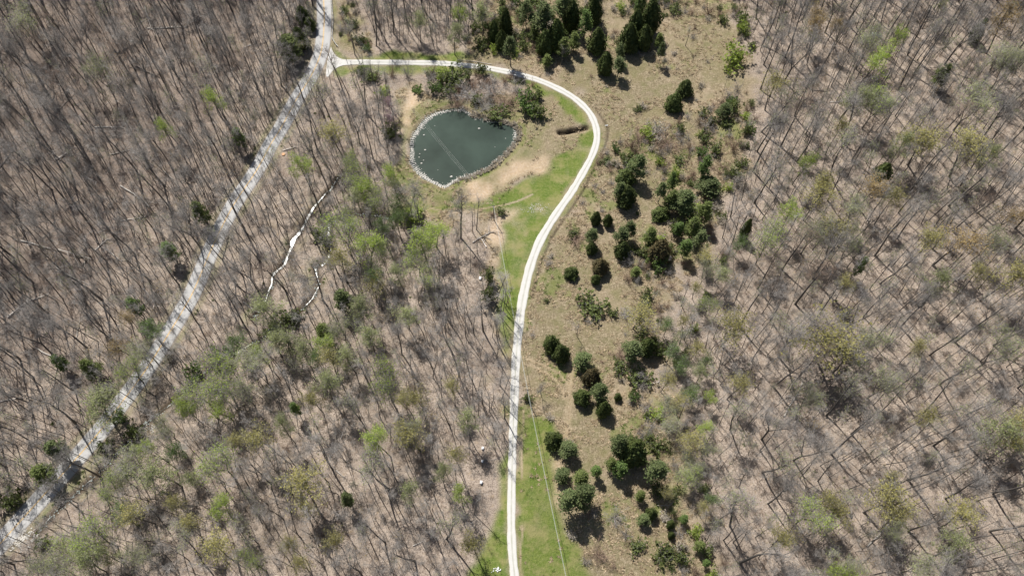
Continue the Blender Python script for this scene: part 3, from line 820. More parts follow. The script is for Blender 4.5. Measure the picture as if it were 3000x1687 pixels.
# ---- evergreen trees, one by one: overview x, y of the crown's middle, width in overview px, height m, sort, label
EVG = [
 (1243, 78, 34, 9, 'cedar', 'narrow dark cedar at the left end of the evergreen clump above the drive'),
 (1272, 55, 36, 11, 'cedar', 'tall pointed dark cedar behind the left end of the evergreen clump'),
 (1262, 100, 30, 8, 'cedar', 'small dark cedar squeezed between two taller ones above the drive bend'),
 (1284, 122, 44, 12, 'pine', 'blue-green pine nearest the drive, left end of the evergreen clump'),
 (1325, 30, 40, 11, 'pine', 'blue-green pine at the top edge, left of the big round-topped pine'),
 (1368, 45, 66, 15, 'pine', 'big round-topped blue-green pine in the upper evergreen clump'),
 (1400, 85, 52, 12, 'cedar', 'broad dark cedar right of the round-topped pine'),
 (1372, 105, 44, 10, 'cedar', 'dark cedar standing in front of the round-topped pine'),
 (1420, 115, 36, 9, 'pineg', 'green pine at the front right of the round-topped pine'),
 (1345, 78, 30, 8, 'pineg', 'light green young pine beside the round-topped pine, left side'),
 (1440, 40, 44, 12, 'cedar', 'dark cedar near the top edge, middle of the clump'),
 (1472, 55, 46, 12, 'pineg', 'mid green tall pine left of the lone oval cedar'),
 (1445, 100, 34, 8, 'pineg', 'loose green pine on the slope below the dark clump'),
 (1420, 10, 50, 13, 'pine', 'pine cut by the top edge above the dark clump'),
 (1495, 20, 44, 12, 'cedar', 'cedar cut by the top edge between the two clumps'),
 (1376, 150, 28, 5, 'pineg', 'bushy green pine low on the bank above the drive'),
 (1503, 100, 46, 10, 'cedar', 'lone oval dark cedar between the two evergreen clumps'),
 (1524, 158, 40, 9, 'cedar', 'pointed dark cedar below the lone oval cedar'),
 (1558, 165, 44, 8, 'pine', 'ragged grey-green pine right of the pointed cedar'),
 (1560, 128, 26, 8, 'pine', 'thin blue-green pine at the foot of the right-hand clump'),
 (1582, 92, 52, 11, 'cedar', 'wide dark cedar forming the left side of the right-hand clump'),
 (1600, 60, 44, 12, 'cedar', 'dark pointed cedar at the back of the right-hand clump'),
 (1622, 92, 42, 10, 'cedar', 'dark cedar at the front right of the right-hand clump'),
 (1638, 40, 54, 14, 'cedar', 'tallest dark cedar of the right-hand clump near the top edge'),
 (1612, 12, 40, 12, 'pineg', 'green pine cut by the top edge above the right-hand clump'),
 (1664, 128, 24, 9, 'pine', 'slender lone pine with a thin bare stem right of the clumps'),
 (1659, 98, 26, 6, 'pineg', 'small round green pine behind the slender lone pine'),
 (1697, 255, 44, 6.5, 'cedar', 'left one of the dark cedar pair alone in the tan field'),
 (1725, 219, 40, 6, 'cedar', 'right one of the dark cedar pair alone in the tan field'),
 (1824, 275, 36, 6, 'pine', 'grey-green pine with a dead spar in the right part of the field'),
 (1574, 445, 50, 6, 'cedar', 'squat dark cedar under the grey pines east of the drive'),
 (1606, 415, 46, 11, 'pine', 'thin-crowned grey pine above the squat cedar'),
 (1576, 492, 52, 8.5, 'cedar', 'broad dark cedar with grey stem below the squat cedar'),
 (1560, 478, 36, 9, 'pine', 'grey-green pine leaning against the broad dark cedar'),
 (1500, 548, 28, 6, 'cedar', 'small pointed cedar with round shadow, left of its dead-topped mate'),
 (1530, 552, 26, 5, 'cedar', 'small dark cedar under a dead grey stick'),
 (1489, 592, 34, 8, 'pine', 'light grey-green pine behind the round cedar near the drive'),
 (1489, 622, 30, 5, 'cedar', 'round dark cedar at the foot of the light pine near the drive'),
 (1585, 575, 36, 9, 'pine', 'grey-green pine at the back of the tall field clump'),
 (1565, 592, 44, 9, 'pine', 'broad grey-green pine of the tall field clump'),
 (1568, 625, 42, 7, 'cedar', 'dark cedar at the front of the tall field clump'),
 (1438, 685, 36, 4, 'cedar', 'round dark cedar alone on the tan grass closest to the drive'),
 (1512, 668, 42, 6, 'rusty', 'brown-green cedar under a bare grey tree in the field'),
 (1499, 702, 24, 4, 'cedar', 'small round cedar below the brown-green cedar'),
 (1600, 682, 30, 4.5, 'pineg', 'bright little pine alone right of the brown-green cedar'),
 (1631, 655, 18, 3, 'pineg', 'tiny dark pine at the wood edge of the field'),
 (1664, 480, 34, 10, 'pine', 'thin grey pine left of the middle pine group'),
 (1690, 455, 30, 11, 'pineg', 'slim green pine at the top of the middle pine group'),
 (1690, 500, 44, 10, 'pineg', 'green pine in the heart of the middle pine group'),
 (1722, 505, 60, 11, 'pine', 'largest broad pine of the middle pine group'),
 (1662, 535, 44, 4, 'cedar', 'low dark cedar at the left foot of the middle pine group'),
 (1775, 420, 44, 12, 'pineg', 'tall green pine with dark stem near the right wood edge'),
 (1786, 465, 58, 7, 'pine', 'bushy dark pine below the tall stemmed pine'),
 (1745, 568, 46, 10, 'pineg', 'bright green pine below the broad pine'),
 (1708, 575, 36, 7, 'pineg', 'small bright green pine left under the middle pine group'),
 (1775, 530, 46, 11, 'pineg', 'green pine hugging the right wood edge'),
 (1762, 600, 44, 9, 'pine', 'blue-green pine at the wood edge, foot of the pine belt'),
 (1725, 622, 44, 9, 'pineg', 'light green pine in the lower pine belt'),
 (1638, 590, 40, 8, 'pineg', 'loose green pine left of the olive pine'),
 (1662, 628, 60, 9, 'rusty', 'big olive-brown cedar in the lower pine belt'),
 (1640, 640, 30, 5, 'cedar', 'dark cedar peeping out left of the olive-brown cedar'),
 (1388, 862, 44, 7, 'cedar', 'rear one of the twin dark cedars beside the drive'),
 (1412, 885, 44, 7.5, 'cedar', 'front one of the twin dark cedars, long black shadow'),
 (1466, 905, 46, 7, 'pine', 'pale grey-green pine right of the twin cedars'),
 (1490, 945, 46, 7, 'rusty', 'rust-tinged cedar right below the pale pine'),
 (1465, 998, 44, 6, 'cedar', 'round dark cedar below the rust-tinged cedar'),
 (1511, 985, 44, 11, 'pine', 'tall green pine right of the round cedar, back one'),
 (1520, 1025, 40, 8, 'cedar', 'dark cedar at the front foot of the tall green pine'),
 (1592, 880, 56, 10, 'pine', 'dark grey pine right of the field middle'),
 (1630, 870, 44, 8, 'cedar', 'black-green cedar right of the dark grey pine'),
 (1555, 998, 20, 3, 'cedar', 'tiny olive cedar alone on the grass'),
 (1393, 1105, 46, 6.5, 'cedar', 'dark egg-shaped cedar at the right of the mown strip'),
 (1430, 1128, 52, 7, 'pine', 'round blue-green pine touching the egg-shaped cedar'),
 (1595, 1135, 70, 13, 'cedar', 'huge dark cedar, biggest crown of the lower clump'),
 (1560, 1115, 46, 13, 'pine', 'green pine on the left shoulder of the huge cedar'),
 (1560, 1180, 50, 9, 'pineg', 'bright green pine in front of the huge cedar'),
 (1540, 1165, 36, 8, 'pineg', 'loose light pine left of the bright green one'),
 (1652, 1185, 64, 13, 'pine', 'tall airy blue-green pine right of the huge cedar'),
 (1415, 1195, 40, 6, 'pine', 'small blue-green pine above the two big roadside pines'),
 (1462, 1200, 46, 7, 'pineg', 'bright green pine above the two big roadside pines'),
 (1432, 1258, 66, 14, 'pine', 'left one of the two big pines with lacy black shadows'),
 (1470, 1245, 58, 14, 'pine', 'right one of the two big pines with lacy black shadows'),
 (1500, 1185, 36, 7, 'pineg', 'thin green pine between roadside pines and huge cedar'),
 (1612, 1245, 30, 6, 'pineg', 'small pine with a leaning stem below the huge cedar'),
 (1640, 1290, 30, 5, 'cedar', 'dark small cedar below the airy pine'),
 (1620, 1305, 34, 5, 'pine', 'blue-green small pine left of the dark small cedar'),
 (1688, 1318, 22, 4.5, 'cedar', 'narrow olive cedar standing alone in the lower field'),
 (1690, 1345, 18, 3.5, 'cedar', 'tiny olive cedar just below the narrow one'),
 (1722, 1305, 30, 5, 'pineg', 'olive pine at the lower wood edge, upper of the two'),
 (1762, 1372, 34, 6, 'pineg', 'spreading pine at the lower right wood edge'),
 (1778, 1415, 24, 5, 'pineg', 'slim light pine near the bottom edge by the wood'),
 (725, 115, 60, 13, 'pineg', 'large dark green pine left of the road near the junction'),
 (752, 95, 36, 11, 'cedar', 'dark cedar on the road bank beside the large pine'),
 (760, 40, 32, 10, 'cedar', 'dark cedar on the left road bank near the top edge'),
 (778, 60, 26, 7, 'cedar', 'small dark cedar throwing its shadow on the road'),
 (500, 530, 40, 14, 'pineg', 'dark narrow pine left of the road in the middle of the left wood'),
 (425, 632, 44, 12, 'pineg', 'fresh green pine left of the road, lower than the narrow one'),
 (600, 345, 34, 13, 'pineg', 'dark pine left of the road below the junction'),
 (338, 770, 40, 13, 'pineg', 'dark green pine inside the left wood'),
 (862, 752, 44, 13, 'pine', 'dark green pine above the glittering creek'),
 (815, 835, 44, 13, 'pineg', 'olive green pine with tall stem below the creek'),
 (742, 1028, 28, 12, 'pineg', 'small dark green crown low in the middle wood'),
 (873, 1255, 30, 14, 'pine', 'neat dark green pine crown in the lower middle wood'),
 (2220, 437, 46, 9, 'cedar', 'dark green cedar alone among bare trees of the right wood'),
 (2166, 668, 30, 12, 'pineg', 'small green pine crown in the middle of the right wood'),
 (1878, 575, 26, 10, 'cedar', 'dark narrow cedar inside the left edge of the right wood'),
 (2375, 185, 44, 10, 'pineg', 'green pine crown in the upper right wood'),
 (2465, 75, 30, 9, 'cedar', 'dark cedar near the top right corner'),
 (105, 1190, 50, 12, 'pineg', 'dark olive pine left of the road near the lower left'),
 (140, 1130, 44, 13, 'pine', 'dark pine in the wood above the lower left road'),
 (225, 925, 44, 13, 'pineg', 'olive pine in the lower left wood'),
 (150, 830 + 80, 36, 12, 'pineg', 'dull green pine at the left side of the lower left wood'),
 (1095, 1015 + 285, 1, 1, None, ''),
]
for e in EVG:
    vx, vy, w, h, sort, lab = e
    if sort is None: continue
    if vx > 1150: w *= .86; h *= 1.18 + .12 * max(0, min(1, (1050 - vy) / 850))
    fr = .5 if sort in ('cedar', 'rusty') else .62
    x, y = GV(vx, vy, h * fr)
    wm = w * K / pxm(vx * K, vy * K) * (1.12 if sort in ('cedar', 'rusty') else 1.18)
    if sort in CED:
        ms = random.choice(CED[sort]); s = (wm / 5.0, wm / 5.0, h / 8.0); nm, cat = 'cedar_tree', 'cedar tree'
    else:
        ms = random.choice(PIN if sort == 'pine' else PIN_G); s = (wm / 6.0, wm / 6.0, h / 12.0); nm, cat = 'pine_tree', 'pine tree'
    place(nm, ms, 'crown', x, y, random.uniform(0, 6.28), s, lab, cat, 'evergreen trees')
    TAKEN.append((x, y, 2.4))

# ---- leafing trees: overview x, y of the crown's middle, width, height, colour, label
BUDS = [
 (545, 248, 44, 19, 'lime', 'lime-green leafing tree alone in the upper left wood'),
 (425, 320, 34, 18, 'lime', 'smaller lime-green leafing tree left of the road, upper left wood'),
 (848, 345, 64, 18, 'yellow', 'golden yellow leafing tree left of the pond'),
 (768, 432, 46, 20, 'lime', 'bright green leafing tree between road and pond'),
 (880, 418, 28, 17, 'lime', 'small lime crown left of the pond track'),
 (930, 478, 42, 18, 'lime', 'lime crown at the left of the grove below the pond'),
 (988, 440, 40, 18, 'lime', 'lime crown nearest the pond in the grove'),
 (895, 490, 44, 17, 'pale', 'pale green crown at the far left of the pond grove'),
 (945, 515, 42, 16, 'lime', 'yellow-green crown over the creek in the pond grove'),
 (1000, 480, 36, 16, 'pale', 'pale crown with dark stems at the grove edge by the dam'),
 (865, 588, 62, 19, 'lime', 'broad leafy green tree above the creek, left one'),
 (915, 622, 62, 20, 'lime', 'broad leafy green tree above the creek, right one'),
 (855, 662, 62, 18, 'yellow', 'yellow-flowering tree beside the glittering creek'),
 (962, 575, 38, 17, 'green', 'deep green crown right of the broad leafy trees'),
 (1070, 622, 62, 20, 'lime', 'bright lime tree in the wood left of the mown grass'),
 (1078, 700, 40, 13, 'lime', 'young lime tree under the bright lime tree'),
 (935, 720, 46, 15, 'yellow', 'olive yellow crown in the middle wood'),
 (690, 785, 62, 20, 'pale', 'pale grey-green round crown by the creek'),
 (925, 838, 54, 19, 'pale', 'pale green crown in the heart of the middle wood'),
 (970, 965, 60, 21, 'lime', 'vivid lime tree on tall dark stem in the middle wood'),
 (812, 962, 56, 20, 'pale', 'pale green crown left of the vivid lime tree'),
 (790, 1000, 44, 18, 'yellow', 'pale yellow crown below the pale green one'),
 (655, 1092, 56, 20, 'yellow', 'dull yellow crown in the lower middle wood'),
 (715, 1080, 40, 18, 'pale', 'pale crown right of the dull yellow one'),
 (552, 960, 78, 18, 'lime', 'wide lime tree beside the creek bed near the road'),
 (510, 1000, 60, 16, 'lime', 'lower wide lime tree beside the creek bed near the road'),
 (640, 905, 60, 17, 'pale', 'pale green tree over the creek bed'),
 (765, 1238, 86, 20, 'yellow', 'wide yellow-green crown in the lower middle wood'),
 (838, 1355, 44, 18, 'yellow', 'small olive yellow crown near the bottom edge'),
 (555, 1388, 76, 21, 'yellow', 'big yellow-green crown at the bottom edge, left'),
 (640, 1418, 40, 17, 'lime', 'bright green crown cut by the bottom edge'),
 (240, 1350, 62, 19, 'lime', 'lime tree near the bottom left, below the road'),
 (210, 1418, 62, 19, 'pale', 'pale green tree cut by the bottom left edge'),
 (448, 1272, 40, 19, 'yellow', 'mustard yellow crown in the lower left wood'),
 (490, 1312, 44, 19, 'yellow', 'olive mustard crown below the mustard one'),
 (340, 1290, 62, 19, 'yellow', 'dull gold crown right of the bottom left lime tree'),
 (965, 1110, 56, 21, 'lime', 'lime crown over three parallel dark stems'),
 (1045, 1098, 62, 20, 'yellow', 'yellow-green crown right of the lime one with parallel stems'),
 (335, 1170, 66, 19, 'pale', 'pale green crown right of the road, lower left'),
 (410, 1190, 70, 20, 'pale', 'larger pale crown beside it, away from the road'),
 (548, 1165, 60, 20, 'lime', 'light lime crown in the lower left middle wood'),
 (150, 1440, 70, 17, 'pale', 'pale tree in the bottom left corner wood'),
 (380, 838, 52, 14, 'green', 'fresh green tree overhanging the left edge of the road'),
 (352, 890, 50, 13, 'pale', 'grey-green tree below it at the road edge'),
 (330, 935, 46, 13, 'lime', 'light lime tree overhanging the road'),
 (245, 1035, 88, 16, 'pale', 'broad grey-green tree overhanging the road'),
 (300, 870, 50, 14, 'ochre', 'ochre budding tree left of the road'),
 (320, 800, 40, 14, 'ochre', 'brownish budding tree further up, left of the road'),
 (2118, 578, 62, 20, 'yellow', 'vivid yellow crown in the right wood'),
 (2095, 845, 128, 22, 'yellow', 'largest yellow-green oak in the right wood'),
 (1985, 545, 46, 17, 'lime', 'lime crown in the left part of the right wood'),
 (2020, 412, 40, 17, 'lime', 'pale lime crown in the upper right wood'),
 (2255, 110, 34, 19, 'lime', 'small lime crown near the top of the right wood'),
 (2190, 160, 60, 18, 'lime', 'bright lime crown in the upper right wood'),
 (2145, 240, 66, 18, 'pale', 'pale yellow-green tree below the bright lime one'),
 (2205, 262, 46, 18, 'lime', 'lime tinted tree right of the pale yellow-green one'),
 (2195, 468, 66, 18, 'ochre', 'orange-brown budding tree by the dark cedar of the right wood'),
 (2055, 60, 50, 17, 'ochre', 'rusty budding tree near the top edge'),
 (2240, 510, 50, 18, 'yellow', 'dull yellow crown below the orange-brown tree'),
 (2530, 700, 66, 21, 'yellow', 'yellow crown at the right edge, halfway down'),
 (2400, 610, 80, 20, 'ochre', 'wide ochre crown in the right part of the right wood'),
 (2330, 610, 60, 20, 'yellow', 'pale ochre-yellow crown left of the wide ochre one'),
 (1838, 828, 82, 18, 'yellow', 'straw-yellow tree at the edge of the right wood'),
 (1852, 970, 54, 16, 'yellow', 'straw-yellow tree below it, at the wood edge'),
 (1706, 1010, 46, 12, 'yellow', 'bright yellow small tree at the field margin'),
 (1602, 795, 64, 13, 'yellow', 'pale yellow bushy tree behind the dark grey pine'),
 (1742, 1200, 36, 11, 'lime', 'vivid lime small tree beside the silver bare tree'),
 (1738, 1120, 56, 13, 'yellow', 'mustard olive tree at the lower field edge'),
 (2225, 1258, 84, 20, 'yellow', 'mustard crown beside the uprooted tree'),
 (2040, 1290, 60, 18, 'lime', 'green-tinged young tree low in the right wood'),
 (2270, 1300, 60, 18, 'yellow', 'thin yellow crown right of the uprooted tree'),
 (2420, 1300, 80, 19, 'yellow', 'thin yellow-green crown in the lower right corner wood'),
 (2500, 1080, 90, 20, 'pale', 'wide pale crown near the right edge, three quarters down'),
 (2545, 1120, 50, 20, 'yellow', 'gold crown at the right edge, three quarters down'),
 (2520, 880, 60, 20, 'pale', 'pale green crown at the right edge above the gold one'),
 (2300, 880, 40, 15, 'yellow', 'small bright yellow patch of crown in the right wood'),
 (2450, 260, 70, 20, 'pale', 'pale budding crown in the upper right'),
 (2330, 350, 80, 20, 'yellow', 'olive gold crown in the upper right wood'),
 (2440, 380, 80, 20, 'yellow', 'olive gold crown nearer the right edge'),
 (2535, 60, 70, 20, 'ochre', 'brownish crown in the top right corner'),
 (2400, 1380, 70, 19, 'pale', 'pale crown at the bottom edge, right'),
 (2100, 1440, 60, 18, 'lime', 'lime tinged tree on the bottom edge, right wood'),
 (980, 268, 30, 9, 'rose', 'pink-budded redbud left of the pond, upper one'),
 (975, 300, 34, 9, 'rose', 'pink-budded redbud left of the pond, lower one'),
 (1150, 45, 34, 16, 'lime', 'lime tinted slim tree in the wood above the drive'),
 (1215, 40, 40, 14, 'pale', 'pale green slim tree in the wood above the drive'),
 (1052, 55, 34, 15, 'pale', 'pale green slim tree near the junction, above the drive'),
 (1140, 90, 40, 14, 'pale', 'grey-green tree over the right end of the top wood'),
 (60, 60, 60, 17, 'pale', 'greyish budding tree in the top left corner'),
 (250, 185, 50, 17, 'pale', 'greyish budding tree in the upper left wood'),
]
MORE = [(612, 985), (575, 925), (478, 1035), (890, 556), (830, 872), (905, 790), (880, 905), (690, 868), (655, 885), (800, 905), (735, 868),
        (605, 860), (642, 992), (420, 1085), (382, 1130), (300, 1200), (480, 1200), (285, 1240), (1000, 560), (962, 640), (1010, 700), (1092, 580), (960, 520), (900, 450), (1000, 520),
        (1050, 660), (950, 690), (560, 1030), (440, 1130), (180, 1390), (120, 1420), (270, 1400), (300, 1300), (860, 830), (1020, 790)]
MR = np.random.default_rng(5)
MORE = [(a, b, MR.uniform(34, 54), MR.uniform(13, 18), str(MR.choice(['lime', 'lime', 'pale', 'pale', 'green'])), None) for a, b in MORE]
for _ in range(36):
    a, b = MR.uniform(1930, 2570), MR.uniform(0, 1449)
    MORE.append((a, b, MR.uniform(36, 62), MR.uniform(15, 20), str(MR.choice(['pale', 'yellow', 'pale', 'ochre', 'lime'], p=[.35, .25, .2, .12, .08])), None))
for _ in range(26):
    a, b = MR.uniform(300, 1200), MR.uniform(850, 1440)
    if a < 1350 - b * .75: continue
    MORE.append((a, b, MR.uniform(34, 54), MR.uniform(15, 20), str(MR.choice(['pale', 'yellow', 'lime'])), None))
for _ in range(46):
    b = MR.uniform(560, 1330); a = MR.uniform(1660, 1790) + max(0, 820 - b) * .35
    MORE.append((a, b, MR.uniform(28, 44), MR.uniform(8, 12), str(MR.choice(['green', 'lime', 'pale', 'yellow', 'pale'], p=[.3, .12, .28, .15, .15])), None))
BUDS += MORE
BW = {'lime': 7.2, 'pale': 7.4, 'yellow': 7.6, 'ochre': 7.4, 'green': 7.6, 'rose': 4.6}
CW = {'lime': 'lime-green', 'pale': 'pale green', 'yellow': 'yellow', 'ochre': 'ochre', 'green': 'green', 'rose': 'pink'}
for vx, vy, w, h, c, lab in BUDS:
    x, y = GV(vx, vy, h * .74)
    ms = random.choice(BUD[c]); wm = w * K / pxm(vx * K, vy * K) * 1.12
    hp = 9.0 if c == 'rose' else 18.0
    if lab is None:
        if any((x - t[0]) ** 2 + (y - t[1]) ** 2 < 9 for t in TAKEN): continue
        lab = by_landmark(f"{CW[c]} leafing tree", *to_px(x, y, hz(x, y)))
    place('leafing_tree', ms, 'crown', x, y, random.uniform(0, 6.28), (wm / BW[c], wm / BW[c], h / hp), lab, 'leafing tree', 'trees coming into leaf', lean=.03)
    TAKEN.append((x, y, 2.6))

# ---- shrubs placed singly
SHRUBS = [
 (1843, 148, 60, 6.5, 'bright', 'bright green feathery bush in the upper field'),
 (1868, 75, 28, 4.5, 'bright', 'small pale green bush above the feathery one'),
 (1150, 195, 50, 4, 'green', 'leafy green bush on the bank above the pond, middle'),
 (1115, 190, 40, 4, 'bright', 'bright bush on the drive bank left of it'),
 (1190, 210, 44, 4, 'bare', 'bare bush above the pond right of the leafy one'),
 (1130, 215, 50, 4.5, 'green', 'round green bush just above the pond thicket'),
 (1080, 195, 40, 3.5, 'bare', 'bare grey bush below the drive'),
 (1180, 240, 60, 4, 'bare', 'bare brown thicket bush on the upper pond bank'),
 (1240, 230, 60, 4.5, 'bare', 'bare bush mass right of the pond bank'),
 (1270, 262, 60, 4.5, 'bare', 'bare bush at the right end of the bank thicket'),
 (1150, 260, 50, 4, 'bare', 'bare bush close to the pond top'),
 (1215, 272, 44, 3.2, 'bare', 'bare tangled bush hanging over the pond edge'),
 (1255, 290, 40, 3, 'green', 'dark leafy bush at the pond upper right corner'),
 (1195, 255, 30, 3.4, 'green', 'small green bush inside the bank thicket'),
 (1295, 225, 44, 4, 'bare', 'bare bush near the drive, right of the thicket'),
 (1328, 265, 50, 6, 'bright', 'pale green willow-like bush right of the thicket'),
 (1355, 285, 46, 5, 'green', 'dark bushy clump on the spur right of the pond'),
 (1345, 240, 30, 4, 'green', 'pointed dark bush on the spur'),
 (968, 235, 32, 3.5, 'bright', 'green bush with black shadow left of the power lines'),
 (930, 195, 40, 3, 'green', 'low green bush below the junction'),
 (905, 180, 30, 3, 'green', 'low green bush by the road at the junction'),
 (985, 330, 40, 3.5, 'green', 'low dark bush left of the pond track'),
 (1000, 380, 40, 4, 'bare', 'bare bush left of the pond track'),
 (1262, 535, 26, 2.5, 'green', 'small dark bush right of the utility pole below the dam'),
 (1238, 538, 24, 2.5, 'bare', 'small grey bush under the utility pole top'),
 (1230, 700, 34, 7, 'green', 'olive bushy tree above the mown strip edge'),
 (1232, 745, 40, 7, 'green', 'dark olive bushy tree at the mown strip edge, by the white box'),
 (1680, 360, 80, 2.5, 'bare', 'wide low grey-green thicket in the tan field'),
 (1650, 335, 50, 3, 'dry', 'straw-coloured bush above the wide thicket'),
 (1610, 345, 50, 3, 'bare', 'grey bush in the field below the drive bend'),
 (1490, 766, 62, 3.2, 'green', 'spreading green bush below the round cedars'),
 (1450, 600, 50, 2.6, 'bare', 'brown bush east of the drive, middle'),
 (1440, 590, 30, 2.6, 'green', 'green bush in front of the brown bush'),
 (1540, 785, 24, 2.2, 'green', 'small dark bush on the tan grass'),
 (1594, 998, 26, 3.2, 'bright', 'bright lime bush on the lower field'),
 (1610, 955, 50, 3.5, 'green', 'green bush beside fallen pale branches'),
 (1560, 920, 44, 3, 'green', 'green and brown bush left of the dark pine foot'),
 (1615, 965, 40, 3, 'bare', 'bare bush beside fallen pale branches'),
 (1505, 1395, 60, 2.6, 'bare', 'grey-green low thicket near the bottom edge'),
 (1545, 1300, 50, 2.6, 'bare', 'low brown bush right of the lacy shadows'),
 (1575, 1345, 30, 2.4, 'bare', 'round brown bush with a green tuft'),
 (1600, 1375, 44, 2.4, 'green', 'low green bush near the bottom, middle field'),
 (1560, 890, 50, 3, 'bare', 'bare thorny bush left of dark pine foot'),
 (1665, 1390, 44, 3.4, 'green', 'ragged green bush at the lower field edge'),
 (25, 1258, 46, 5, 'green', 'dark green bush left of the road near the left edge'),
 (490, 940, 40, 5, 'bright', 'bright green bush by the creek bed'),
 (562, 890, 44, 5, 'bright', 'fresh green bush over the creek bed'),
 (335, 1085, 44, 5, 'green', 'dark green bush right of the road with pale stones'),
 (300, 1050, 34, 4, 'bright', 'bright green bush at the right road edge'),
 (458, 1010, 36, 4, 'bright', 'green bush left of the creek bed lime trees'),
 (735, 800, 60, 4, 'green', 'green bush on the creek bank, middle'),
 (690, 830, 60, 4, 'green', 'dark green bush on the creek bank, lower'),
 (805, 590, 34, 4, 'green', 'green bush at the top of the winding creek'),
 (820, 610, 30, 4, 'green', 'second green bush at the top of the winding creek'),
 (1040, 545, 50, 3, 'bright', 'lush green growth where the creek leaves the dam'),
 (260, 1125, 40, 4, 'green', 'green bush at the right of the road, lower left'),
 (105, 1365, 40, 3.5, 'green', 'green bush by the road beside pale stones, bottom left'),
 (720, 1035 + 90, 30, 3, 'bare', 'low bare bush in the lower middle wood'),
 (1325, 1000, 26, 2.4, 'green', 'green shrub at the foot of the drive-side pole'),
]
for vx, vy, w, h, c, lab in SHRUBS:
    x, y = GV(vx, vy, h * .4); wm = w * K / pxm(vx * K, vy * K) * 1.05
    ms = random.choice(SHR[c])
    place('shrub', ms, 'foliage', x, y, random.uniform(0, 6.28), (wm / 4.4, wm / 4.4, h / 3.0), lab, 'shrub', 'shrubs', part1='stems')
    TAKEN.append((x, y, 1.2))

# ------------------------------------------------------------------ where the woods stand
FOREST = [
    ([(-500, -200), (925, -200), (928, 0), (925, 60), (925, 150), (880, 215), (815, 330), (765, 420), (720, 503), (655, 602), (595, 716), (540, 844), (450, 1001), (390, 1091), (322, 1185), (262, 1258), (155, 1382), (20, 1528), (-150, 1700), (-600, 1900)], 1.3, 'left wood'),
    ([(960, 225), (1090, 225), (1150, 290), (1165, 400), (1165, 520), (1195, 590), (1225, 640), (1280, 655), (1390, 655), (1425, 740), (1435, 800), (1445, 900), (1460, 1000), (1478, 1150), (1470, 1290), (1440, 1400), (1440, 1470), (1410, 1550), (1370, 1650), (1350, 1900),
      (-300, 1950), (-60, 1700), (90, 1558), (222, 1412), (330, 1288), (385, 1205), (455, 1110), (515, 1020), (578, 910), (605, 855), (660, 725), (715, 615), (780, 515), (825, 430), (855, 380), (905, 295)], 1.0, 'middle wood'),
    ([(1035, -200), (1040, 0), (1075, 110), (1110, 150), (1330, 148), (1375, 95), (1400, 0), (1420, -200)], 1.1, 'top wood'),
    ([(2130, -200), (2170, 60), (2215, 180), (2235, 330), (2200, 430), (2160, 560), (2120, 680), (2060, 780), (2010, 870), (1970, 980), (1960, 1100), (1965, 1250), (2000, 1400), (2060, 1560), (2110, 1700), (2130, 1900), (3600, 1900), (3600, -200)], 1.05, 'right wood'),
]
FM = []
for p, dn, nm in FOREST: FM.append((inside(poly(p), .8), dn, nm))
keep = (dP > 3.6) & (dG > 2.6) & (dS > 1.6) & (sPond > 3)
def forest_at(x, y):
    for M, dn, nm in FM:
        v = sample(M, x, y)
        if v is None or v > .5:
            k = sample(keep, x, y)
            if k is not None and not k: return None
            if v is None: return (dn, 'left wood' if x < 0 else 'right wood')
            return (dn, nm)
    return None

# big bare trees: pick by rejection with a spacing, largest first
R0 = np.random.default_rng(77)
big = []
cell = {}
def far(x, y, d):
    gx, gy = int(x // 12), int(y // 12)
    for a in (-1, 0, 1):
        for b in (-1, 0, 1):
            for (u, v, e) in cell.get((gx + a, gy + b), ()):
                if (u - x) ** 2 + (v - y) ** 2 < max(d, e) ** 2: return False
    return True
def put(x, y, d): cell.setdefault((int(x // 12), int(y // 12)), []).append((x, y, d))
for x, y, d in TAKEN: put(x, y, d)
for fx, fy in ((1407, 817), (1414, 1314), (1413, 1352), (1410, 1414), (831, 454)):     # keep the small man-made things clear of trunks
    for k in (0, 28, 56):
        put(*G(fx + k * (0 if fx > 1000 else .35), fy + k), 3.2)
for fx, fy in ((862, 712), (845, 745), (935, 778), (926, 805), (950, 765), (880, 690)): put(*G(fx, fy + 8), 3.0)
tries = 0
# a few trees that stand out are set by hand: foot in photo px, height, sort, label
HERO = [
 ((1645, 190), 11, 5, 'bare crooked tree standing alone in the upper field'),
 ((2008, 135), 10, 3, 'thin bare tree in the upper field with spreading shadow'),
 ((1690, 985), 12, 5, 'bare tree alone right of the twin cedars, branching shadow'),
 ((1585, 1155), 8, 1, 'small forked bare tree on the tan grass beside the tyre tracks'),
 ((2165, 1425), 15, 4, 'silver-twigged bare tree at the lower edge of the right wood'),
 ((1465, 1130), 17, 2, 'big bare tree overhanging the drive from the left'),
 ((1455, 1050), 17, 4, 'pale bare tree beside the drive, upper of the overhanging row'),
 ((1478, 1225), 17, 0, 'tall bare tree casting its shadow across the drive'),
 ((1400, 745), 12, 5, 'dead pale tree broken beside the mown strip'),
 ((1230, 640), 17, 2, 'dark-stemmed bare tree at the corner of the dam'),
 ((1205, 630), 18, 1, 'forked bare tree at the corner of the dam'),
 ((950, 345), 21, 4, 'tall bare tree right of the road below the junction'),
 ((880, 400), 20, 2, 'bare tree leaning over the road below the junction'),
 ((1040, 142 + 20), 16, 0, 'bare tree at the roadside end of the top wood'),
 ((2560, 420), 23, 2, 'broad bare oak in the upper right wood'),
 ((2440, 1090), 24, 2, 'broad bare oak below the largest yellow-green oak'),
 ((2900, 1290 + 265), 24, 4, 'big grey bare tree at the lower right edge'),
 ((2660, 1555), 23, 2, 'big bare tree low in the right wood with wide limbs'),
 ((2770, 1460), 22, 0, 'big straight bare tree low in the right wood'),
 ((2575, 1440), 24, 2, 'great bare tree right of the uprooted tree, long grey limb'),
]
